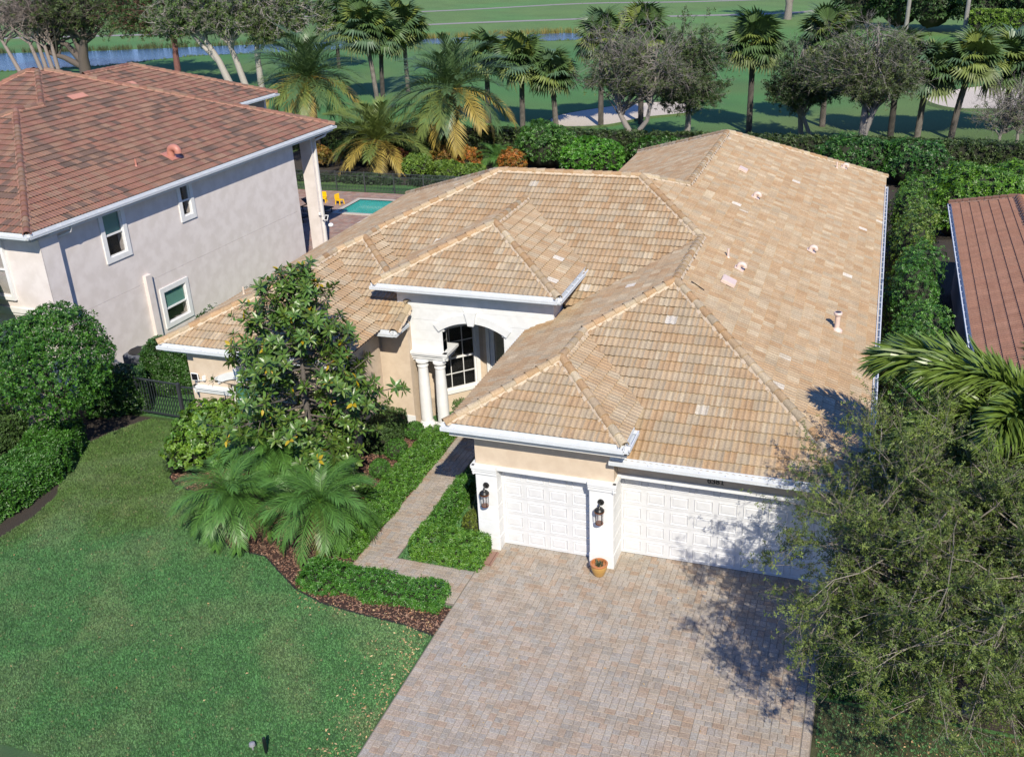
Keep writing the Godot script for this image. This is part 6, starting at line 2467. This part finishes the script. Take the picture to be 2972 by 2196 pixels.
	# cabbage palms: label, x, z, crown height, crown radius, lean, bark, boots, fronds
	for s in [
		["tall pale trunked cabbage palm, leftmost of the tall pair by the water", -37.1, -66.9, 7.6, 2.6, Vector2(-0.8, 0), 1.1, false, 30],
		["tall dark trunked cabbage palm of the pair by the water", -37.4, -68.7, 6.6, 2.5, Vector2(0.4, 0), 0.45, false, 30],
		["tall cabbage palm behind the golden date palm", -36.2, -72.0, 7.2, 2.8, Vector2(0, 0), 1.0, false, 30],
		["cabbage palm with ragged orange boots right of the golden date palm", -18.7, -56.2, 5.9, 2.3, Vector2(0.1, 0), 0.75, true, 30],
		["leaning cabbage palm at the left tip of the sand bunker", -16.0, -56.6, 4.9, 2.2, Vector2(-0.35, 0), 0.95, true, 28],
		["cabbage palm half hidden behind the golden date palm's right fronds", -22.1, -57.4, 6.1, 2.3, Vector2(0.1, 0), 0.6, false, 26],
		["dark far cabbage palm with a skirt of dead fronds by the water", -52.2, -87.2, 6.6, 3.0, Vector2(0.3, 0), 0.4, true, 26],
		["cabbage palm behind the left side of the bare grey tree", -12.4, -57.0, 7.5, 2.2, Vector2(0.1, 0), 0.7, false, 26],
		["cabbage palm behind the right side of the bare grey tree", -9.5, -58.5, 7.8, 2.3, Vector2(-0.1, 0), 0.6, false, 26],
		["straight lone cabbage palm behind the peak of the tan roof", -0.7, -56.0, 7.2, 2.3, Vector2(0, 0), 0.6, true, 30],
		["cabbage palm rising behind the dark leafy tree right of the roof peak", 4.4, -59.1, 7.4, 2.3, Vector2(-0.2, 0), 0.7, true, 28],
		["cabbage palm with an orange topped trunk, left of the right bunker", 11.1, -55.9, 5.5, 2.3, Vector2(0.25, 0), 1.0, false, 28],
		["leaning cabbage palm with dark boots in front of the right bunker", 13.3, -55.7, 6.1, 2.1, Vector2(0.75, 0), 0.75, true, 28],
		["cabbage palm at the far right, its trunk over the sand", 16.9, -58.2, 5.6, 2.5, Vector2(-0.2, 0), 0.6, true, 28],
		["dark trunked cabbage palm hidden behind the pale trunked grey tree", 9.3, -55.6, 6.1, 2.2, Vector2(0, 0), 0.35, false, 26]]:
		sabal(s[0], s[1], s[2], s[3], s[4] * 1.2, s[5], s[6], s[7], s[8] + 6)

	# trees on the course side of the hedge
	var gl := sprig(5, 0.13, 0.06, 0.4)
	var grey := Color(0.42, 0.385, 0.35)
	var ga := Color(0.11, 0.15, 0.04)
	var gb := Color(0.035, 0.06, 0.018)
	canopy("grey_tree", "half bare grey tree with forked pale trunk behind the tan ridge", "tree", "grey twigged trees behind the garden hedge", v3(-7.35, 0, -46.4), [[[v3(0, 0, 0), v3(0.02, 1.4, 0), v3(-0.9, 3.0, 0), v3(-1.3, 5.0, 0), v3(-1.5, 8.0, 0)], [0.32, 0.26, 0.15, 0.08, 0.02]], [[v3(0.02, 1.35, 0), v3(1.0, 2.6, 0), v3(1.5, 5.0, 0.2), v3(1.6, 7.6, 0)], [0.2, 0.15, 0.08, 0.02]]], v3(0.1, 5.7, 0), v3(4.1, 3.9, 2.6), 170, 10, 3, grey, gl, M.leaf, ga, gb, 1.5, 0.016, 0.9)
	canopy("grey_tree", "denser green tree with drooping grey twigs left of the roof peak", "tree", "grey twigged trees behind the garden hedge", v3(-4.3, 0, -50.0), [[[v3(0, 0, 0), v3(0.1, 2, 0), v3(0, 5.0, 0), v3(0.1, 8.0, 0)], [0.24, 0.2, 0.1, 0.02]]], v3(0, 4.6, 0), v3(3.0, 4.4, 2.5), 170, 9, 8, grey, gl, M.leaf, Color(0.075, 0.12, 0.03), Color(0.03, 0.06, 0.018), 1.4, 0.014, 0.5)
	canopy("grey_tree", "dark leafy tree with grey twigs right of the lone palm", "tree", "grey twigged trees behind the garden hedge", v3(3.0, 0, -52.5), [[[v3(0.4, 0, 0), v3(0.2, 2, 0), v3(0, 4.0, 0), v3(0.1, 7.0, 0)], [0.2, 0.17, 0.1, 0.02]], [[v3(1.3, 0, 0.5), v3(0.4, 2.0, 0.3), v3(-0.5, 3.6, 0)], [0.16, 0.13, 0.04]]], v3(0.2, 4.0, 0), v3(2.3, 3.7, 2.2), 120, 8, 9, grey * 0.8, gl, M.leaf, Color(0.06, 0.10, 0.025), Color(0.025, 0.05, 0.015), 1.3, 0.014, 0.7)
	canopy("grey_tree", "grey twigged tree with thick mottled pale trunk behind the roof corner", "tree", "grey twigged trees behind the garden hedge", v3(7.5, 0, -48.4), [[[v3(0, 0, 0), v3(0.05, 2.0, 0), v3(0.0, 3.6, 0), v3(0.4, 6.0, 0), v3(0.3, 8.5, 0)], [0.33, 0.29, 0.2, 0.1, 0.02]], [[v3(0.1, 1.6, 0.1), v3(0.5, 3.0, 0.2), v3(1.4, 5.0, 0)], [0.2, 0.16, 0.04]]], v3(-0.1, 5.4, 0), v3(3.9, 3.8, 2.8), 200, 10, 5, Color(0.42, 0.39, 0.36), gl, M.leaf, ga, gb, 1.45, 0.015, 0.85)
	canopy("grey_tree", "thin grey twiggy tree in front of the right bunker at the edge", "tree", "grey twigged trees behind the garden hedge", v3(16.4, 0, -50.5), [[[v3(-0.6, 0, 0), v3(-0.5, 1.4, 0), v3(0.1, 3.0, 0)], [0.12, 0.09, 0.03]], [[v3(0.6, 0, 0), v3(0.5, 1.6, 0), v3(1.0, 4.2, 0)], [0.12, 0.09, 0.03]]], v3(0.3, 2.6, 0), v3(2.9, 2.5, 2.0), 140, 10, 1, grey, gl, M.leaf, ga, gb, 1.2, 0.013, 0.4)

	# trees by the water on the left
	var fl := sprig(5, 0.24, 0.11, 0.4)
	var white := Color(0.58, 0.54, 0.49)
	canopy("white_barked_tree", "white barked leaning tree, leftmost of three behind the red roof", "tree", "white barked trees behind the red roof", v3(-57.0, 0, -71.5), [[[v3(0.6, 0, 0), v3(-0.6, 3.0, 0), v3(-2.4, 6.0, 0), v3(-3.6, 9.5, 0)], [0.42, 0.34, 0.2, 0.05]], [[v3(-0.4, 2.6, 0), v3(-3.4, 5.6, 0), v3(-5.6, 7.4, 0)], [0.24, 0.18, 0.05]]], v3(-3.0, 7.2, 0), v3(5.2, 4.0, 3.5), 90, 10, 3, white, fl, M.leaf, Color(0.10, 0.17, 0.04), Color(0.045, 0.085, 0.02), 2.4, 0.036, 0.0, 0.3)
	canopy("white_barked_tree", "white barked tree with a long leaning trunk, middle of three", "tree", "white barked trees behind the red roof", v3(-55.0, 0, -72.0), [[[v3(0, 0, 0), v3(-0.8, 3.0, 0), v3(-1.6, 5.5, 0), v3(-3.0, 9.0, 0)], [0.38, 0.3, 0.2, 0.05]], [[v3(-1.2, 4.4, 0), v3(-2.6, 6.6, 0), v3(-4.0, 7.6, 0)], [0.2, 0.15, 0.05]]], v3(-0.6, 7.4, 0), v3(4.6, 3.6, 3.5), 90, 10, 3, white, fl, M.leaf, Color(0.11, 0.17, 0.04), Color(0.045, 0.085, 0.02), 2.4, 0.036, 0.0, 0.3)
	canopy("white_barked_tree", "white barked upright tree nearest the tall date palm, rightmost of three", "tree", "white barked trees behind the red roof", v3(-53.8, 0, -73.0), [[[v3(0, 0, 0), v3(0.0, 3.4, 0), v3(0.4, 6.0, 0), v3(0.8, 9.5, 0)], [0.36, 0.28, 0.18, 0.05]], [[v3(0.0, 3.2, 0), v3(1.4, 5.0, 0), v3(2.8, 6.4, 0)], [0.2, 0.15, 0.05]]], v3(3.6, 6.2, 0), v3(5.4, 3.6, 3.5), 110, 10, 4, white, fl, M.leaf, Color(0.10, 0.15, 0.03), Color(0.045, 0.08, 0.018), 2.4, 0.036, 0.0, 0.3)
	canopy("leafy_tree", "leafy tree with dark trunk between the gnarled oak and white trunks", "tree", "", v3(-70.2, 0, -80.9), [[[v3(0, 0, 0), v3(0.1, 2.5, 0), v3(0.6, 5.5, 0), v3(0.2, 9, 0)], [0.4, 0.34, 0.2, 0.05]]], v3(-1.5, 6.6, 0), v3(7.0, 5.2, 4.0), 130, 10, 5, Color(0.30, 0.135, 0.115), fl, M.leaf, Color(0.075, 0.14, 0.03), Color(0.03, 0.065, 0.018), 3.0, 0.03, 0.0, 0.35)
	canopy("gnarled_oak", "gnarled dark oak with twisting low limbs in front of the water", "tree", "", v3(-84.8, 0, -82.1), [[[v3(0, 0, 0), v3(0.1, 2.0, 0), v3(0.9, 4.4, 0), v3(1.4, 7.0, 0)], [0.75, 0.6, 0.35, 0.1]], [[v3(-0.3, 0.8, 0), v3(-2.5, 1.9, 0.3), v3(-5.0, 2.4, 0), v3(-6.6, 3.6, 0)], [0.45, 0.33, 0.22, 0.08]], [[v3(-0.2, 1.4, 0), v3(-2.0, 3.4, 0), v3(-4.6, 4.2, 0), v3(-7.2, 5.4, 0)], [0.45, 0.33, 0.22, 0.08]], [[v3(0.2, 1.8, 0), v3(-0.9, 4.6, 0), v3(-1.6, 7.0, 0)], [0.4, 0.3, 0.1]]], v3(0.2, 7.6, 0), v3(9.5, 3.4, 4.0), 120, 9, 4, Color(0.17, 0.14, 0.12), fl, M.leaf, Color(0.09, 0.13, 0.03), Color(0.04, 0.07, 0.018), 2.8, 0.05, 0.0, 0.5)
	var stems := []
	for e in [[0.0, -2.5, 9.5], [0.8, -0.6, 10.0], [1.8, 0.4, 8.5], [2.6, 2.0, 9.0], [-3.5, -7.5, 9.0]]:
		stems.append([[v3(e[0], 0, 0), v3(lerpf(e[0], e[1], 0.4), e[2] * 0.4, 0), v3(e[1], e[2], 0)], [0.28, 0.2, 0.04]])
	canopy("bare_tree", "bare many stemmed pale tree at the far left by the water", "tree", "", v3(-91.0, 0, -81.5), stems, v3(-1.0, 7.0, 0), v3(7.0, 4.0, 3.0), 150, 12, 0, Color(0.40, 0.33, 0.30), fl, M.leaf, ga, gb, 2.6, 0.045, 0.0, 0.35)

	# the far right: dark tree mass, a bright clipped hedge and pale palm trunks
	var lab := ["dark leafy tree, leftmost of the group at the top right", "dark leafy tree behind the left pale palm trunk at the top right", "dark leafy tree between the two pale palm trunks", "dark leafy tree behind the bright far hedge", "dark tree at the top right corner beyond the far hedge"]
	var xs := [[4.6, -126.0], [9.6, -124.0], [13.4, -122.0], [19.0, -120.5], [25.0, -119.0]]
	for i in 5:
		shrub("dark_tree", lab[i], "tree", "dark trees at the top right", v3(xs[i][0], 0, xs[i][1]), [[v3(0, 3.0, 0), v3(3.2, 3.2, 3.0)], [v3(1.0, 5.6, 0), v3(2.6, 2.4, 2.4)], [v3(-1.6, 4.6, 0.6), v3(2.2, 2.4, 2.2)]], 1700, huge, M.leaf, Color(0.05, 0.11, 0.022), Color(0.016, 0.045, 0.012), 0.78, 0.4)
	hedge("hedge", "bright yellow green clipped hedge far away at the top right", "hedge", "", [v3(17.6, 0, -114.2), v3(34, 0, -108.5)], 2.0, 3.2, 14, big, M.leaf, Color(0.15, 0.25, 0.02), Color(0.07, 0.15, 0.014), 0.1)
	for e in [[10.4, -119.0, "pale straight royal palm trunk, left one before the dark trees"], [17.0, -116.4, "pale straight royal palm trunk at the end of the far hedge"]]:
		date_palm("royal_palm", e[2], "palm tree", "", e[0], e[1], 11.0, 4.0, 14, phoenix, phoenix, [M.phoenix_mid, M.phoenix_mid, M.phoenix_mid], 0.26, -0.5, 2.0, 1.0, 1.35, Color(0.44, 0.43, 0.40))
	canopy("pale_tree", "lone pale trunked tree beside the cart path at the top", "tree", "", v3(-5.8, 0, -139.0), [[[v3(0, 0, 0), v3(0.1, 2.2, 0), v3(-0.6, 5, 0), v3(-1.2, 9, 0)], [0.6, 0.5, 0.3, 0.1]], [[v3(0.1, 2.0, 0), v3(1.2, 5.0, 0), v3(1.8, 8, 0)], [0.4, 0.28, 0.1]]], v3(0, 8.6, 0), v3(6.5, 3.6, 6.0), 70, 9, 14, Color(0.34, 0.31, 0.28), fl, M.leaf, Color(0.075, 0.14, 0.03), Color(0.03, 0.065, 0.018), 3.0, 0.03, 0.0, 0.3)


func _ready() -> void:
	rng.seed = 6381
	nz.seed = 11
	nz.frequency = 0.05
	nz.fractal_octaves = 3
	cam = Camera3D.new()
	cam.name = "camera"
	cam.transform = Transform3D(Basis(Vector3(0.9422316, -0.0416728, -0.3323598), Vector3(-0.1037296, 0.9071537, -0.4078140), Vector3(0.3184962, 0.4187308, 0.8504262)), Vector3(8.4102, 15.5, 21.3285))
	cam.fov = 41.372
	cam.near = 0.5
	cam.far = 2500.0
	cam.current = true
	add_child(cam)
	var env := Environment.new()
	env.background_mode = Environment.BG_SKY
	var sm := ProceduralSkyMaterial.new()
	sm.sky_top_color = Color(0.26, 0.42, 0.72)
	sm.sky_horizon_color = Color(0.66, 0.76, 0.88)
	sm.sky_curve = 0.16
	sm.sky_energy_multiplier = 1.0
	sm.ground_horizon_color = Color(0.5, 0.55, 0.5)
	sm.ground_bottom_color = Color(0.25, 0.3, 0.22)
	sm.sun_angle_max = 8.0
	var sky := Sky.new()
	sky.sky_material = sm
	env.sky = sky
	env.tonemap_mode = Environment.TONE_MAPPER_LINEAR
	env.tonemap_exposure = 1.4
	env.sdfgi_enabled = true
	env.ssao_enabled = true
	env.ssil_enabled = true
	var we := WorldEnvironment.new()
	we.name = "environment"
	we.environment = env
	add_child(we)
	var sun := DirectionalLight3D.new()
	sun.name = "sun"
	sun.light_energy = 1.4
	sun.light_color = Color(1.0, 0.965, 0.90)
	sun.light_angular_distance = 0.5
	sun.shadow_enabled = true
	sun.look_at_from_position(Vector3.ZERO, Vector3(-0.55, -0.97, -1.0))
	add_child(sun)

	make_materials()
	make_ground()
	make_paving()
	make_course()
	make_house()
	make_left_house()
	make_right_house()
	make_front_garden()
	make_background()


func make_materials() -> void:
	var speck := noise_image(512, 0.05, 4, 3, Color(0.80, 0.80, 0.80), Color(1, 1, 1), 0.25, 0.75)
	var fine := noise_image(512, 0.12, 4, 5, Color(0.62, 0.62, 0.62), Color(1, 1, 1), 0.25, 0.75)
	var bumpy := noise_image(512, 0.10, 5, 8, Color(0, 0, 0), Color(1, 1, 1))
	tinted("turf", 0.95)
	tri_tex(M.turf, noise_image(512, 0.06, 5, 21, Color(0.66, 0.7, 0.62), Color(1, 1, 1), 0.25, 0.75), 0.25)
	tinted("lawn", 0.95)
	tri_tex(M.lawn, fine, 1.6, bumpy, 2.0)
	tinted("blade", 0.6, {"backlight_enabled": true, "backlight": Color(0.35, 0.4, 0.2)})
	plain("mulch", Color(0.13, 0.062, 0.04), 0.95)
	tri_tex(M.mulch, noise_image(512, 0.12, 4, 33, Color(0.35, 0.33, 0.33), Color(1, 1, 1), 0.25, 0.75), 1.2, bumpy, 2.5)
	plain("soil", Color(0.085, 0.066, 0.05), 0.95)
	tri_tex(M.soil, noise_image(512, 0.10, 4, 35, Color(0.45, 0.45, 0.42), Color(1, 1, 1), 0.25, 0.75), 0.7, bumpy, 2.0)
	tinted("sand", 0.95)
	tri_tex(M.sand, fine, 2.0)
	tinted("paver", 0.85)
	tri_tex(M.paver, noise_image(512, 0.03, 5, 41, Color(0.86, 0.85, 0.84), Color(1, 1, 1), 0.25, 0.75), 1.1, bumpy, 0.25)
	stains(M.paver, 43, Color(0.945, 0.925, 0.90), 0.12)
	tinted("sandtrap", 0.95)
	tri_tex(M.sandtrap, speck, 0.3)
	tinted("concrete", 0.85)
	tri_tex(M.concrete, speck, 0.7)
	tinted("tile", 0.75)
	tri_tex(M.tile, noise_image(512, 0.035, 5, 51, Color(0.84, 0.83, 0.82), Color(1, 1, 1), 0.2, 0.7), 0.9, bumpy, 0.2)
	stains(M.tile, 53, Color(0.94, 0.93, 0.915), 0.13)
	tinted("stucco", 0.9)
	tri_tex(M.stucco, noise_image(512, 0.012, 5, 61, Color(0.965, 0.96, 0.955), Color(1, 1, 1), 0.25, 0.75), 0.35, bumpy, 0.12)
	tinted("stucco_pale", 0.9)
	tri_tex(M.stucco_pale, noise_image(512, 0.010, 5, 63, Color(0.955, 0.95, 0.945), Color(1, 1, 1), 0.25, 0.75), 0.22, bumpy, 0.15)
	tinted("paint", 0.45)
	tri_tex(M.paint, noise_image(256, 0.02, 4, 65, Color(0.975, 0.975, 0.972), Color(1, 1, 1), 0.25, 0.75), 0.5)
	tinted("soft", 0.9)
	tinted("gloss", 0.25)
	tinted("metal", 0.4, {"metallic": 0.8})
	tinted("blacktrim", 0.4)
	plain("ink", Color(0.012, 0.012, 0.013), 0.4)
	tinted("bark", 0.9)
	tri_tex(M.bark, fine, 1.5, bumpy, 1.5)
	plain("glass", Color(0.03, 0.04, 0.045, 0.25), 0.04, {"transparency": BaseMaterial3D.TRANSPARENCY_ALPHA})
	M.glass.albedo_color = Color(0.05, 0.07, 0.07, 0.15)
	plain("clear", Color(1, 1, 1), 0.03, {"transparency": BaseMaterial3D.TRANSPARENCY_ALPHA})
	M.clear.albedo_color = Color(0.9, 0.9, 0.9, 0.08)
	plain("water", Color(0.03, 0.09, 0.17), 0.12, {"metallic_specular": 0.6})
	M.water.heightmap_enabled = true
	M.water.heightmap_texture = noise_image(512, 0.03, 3, 71, Color(0, 0, 0), Color(1, 1, 1))
	M.water.heightmap_scale = 4.0
	M.water.uv1_triplanar = true
	M.water.uv1_world_triplanar = true
	M.water.uv1_scale = Vector3(0.12, 0.12, 0.12)
	plain("poolwater", Color(1, 1, 1), 0.03, {"transparency": BaseMaterial3D.TRANSPARENCY_ALPHA})
	M.poolwater.albedo_color = Color(0.1, 0.7, 0.6, 0.12)
	M.poolwater.heightmap_enabled = true
	M.poolwater.heightmap_texture = noise_image(256, 0.04, 3, 73, Color(0, 0, 0), Color(1, 1, 1))
	M.poolwater.heightmap_scale = 3.0
	M.poolwater.uv1_triplanar = true
	M.poolwater.uv1_world_triplanar = true
	M.poolwater.uv1_scale = Vector3(0.8, 0.8, 0.8)
	var lf := {"backlight_enabled": true, "backlight": Color(0.5, 0.6, 0.25)}
	tinted("leaf", 0.55, lf)
	tinted("leaf_gloss", 0.42, lf)
	tinted("magnolia", 0.38, {"backlight_enabled": true, "backlight": Color(0.2, 0.25, 0.1)})
	for e in [["fan0", 0.075, 0.135, 0.04, 0.5], ["fan1", 0.085, 0.15, 0.075, 0.45], ["fan2", 0.16, 0.21, 0.045, 0.5], ["fan3", 0.13, 0.17, 0.055, 0.6], ["phoenix", 0.085, 0.15, 0.055, 0.45], ["phoenix_mid", 0.14, 0.19, 0.045, 0.5], ["phoenix_gold", 0.33, 0.25, 0.05, 0.6], ["roebel", 0.085, 0.20, 0.036, 0.42], ["roebel_old", 0.11, 0.15, 0.03, 0.4], ["fox", 0.13, 0.20, 0.035, 0.38]]:
		var m := plain(e[0], Color(e[1], e[2], e[3]), e[4], {"vertex_color_use_as_albedo": true, "backlight_enabled": true, "backlight": Color(0.4, 0.45, 0.2)})
	for i in 3:
		fans.append(fan(0.75, 1.05, 26))
		phoenix.append(feather(1.0, 40, 0.25, 0.014, 0.2, rf(0.85, 1.2), 0.6, 0.10, false, 0.2))
		phoenix_old.append(feather(1.0, 38, 0.24, 0.013, 0.25, rf(1.0, 1.35), 0.35, 0.10, false, 0.4))
		roebel.append(feather(1.0, 44, 0.24, 0.0095, 0.2, rf(1.3, 1.7), 0.35, 0.10, false, 0.42))
		fox.append(feather(1.0, 80, 0.26, 0.022, 0.1, rf(0.75, 1.05), 0.0, 0.12, true, 0.25))


func stains(m: StandardMaterial3D, sd: int, c: Color, per_m: float) -> void:
	m.detail_enabled = true
	m.detail_blend_mode = BaseMaterial3D.BLEND_MODE_MUL
	m.detail_albedo = noise_image(512, 0.018, 5, sd, c, Color(1, 1, 1), 0.28, 0.6)
	m.detail_uv_layer = BaseMaterial3D.DETAIL_UV_2
	m.uv2_triplanar = true
	m.uv2_world_triplanar = true
	m.uv2_scale = Vector3(per_m, per_m, per_m)
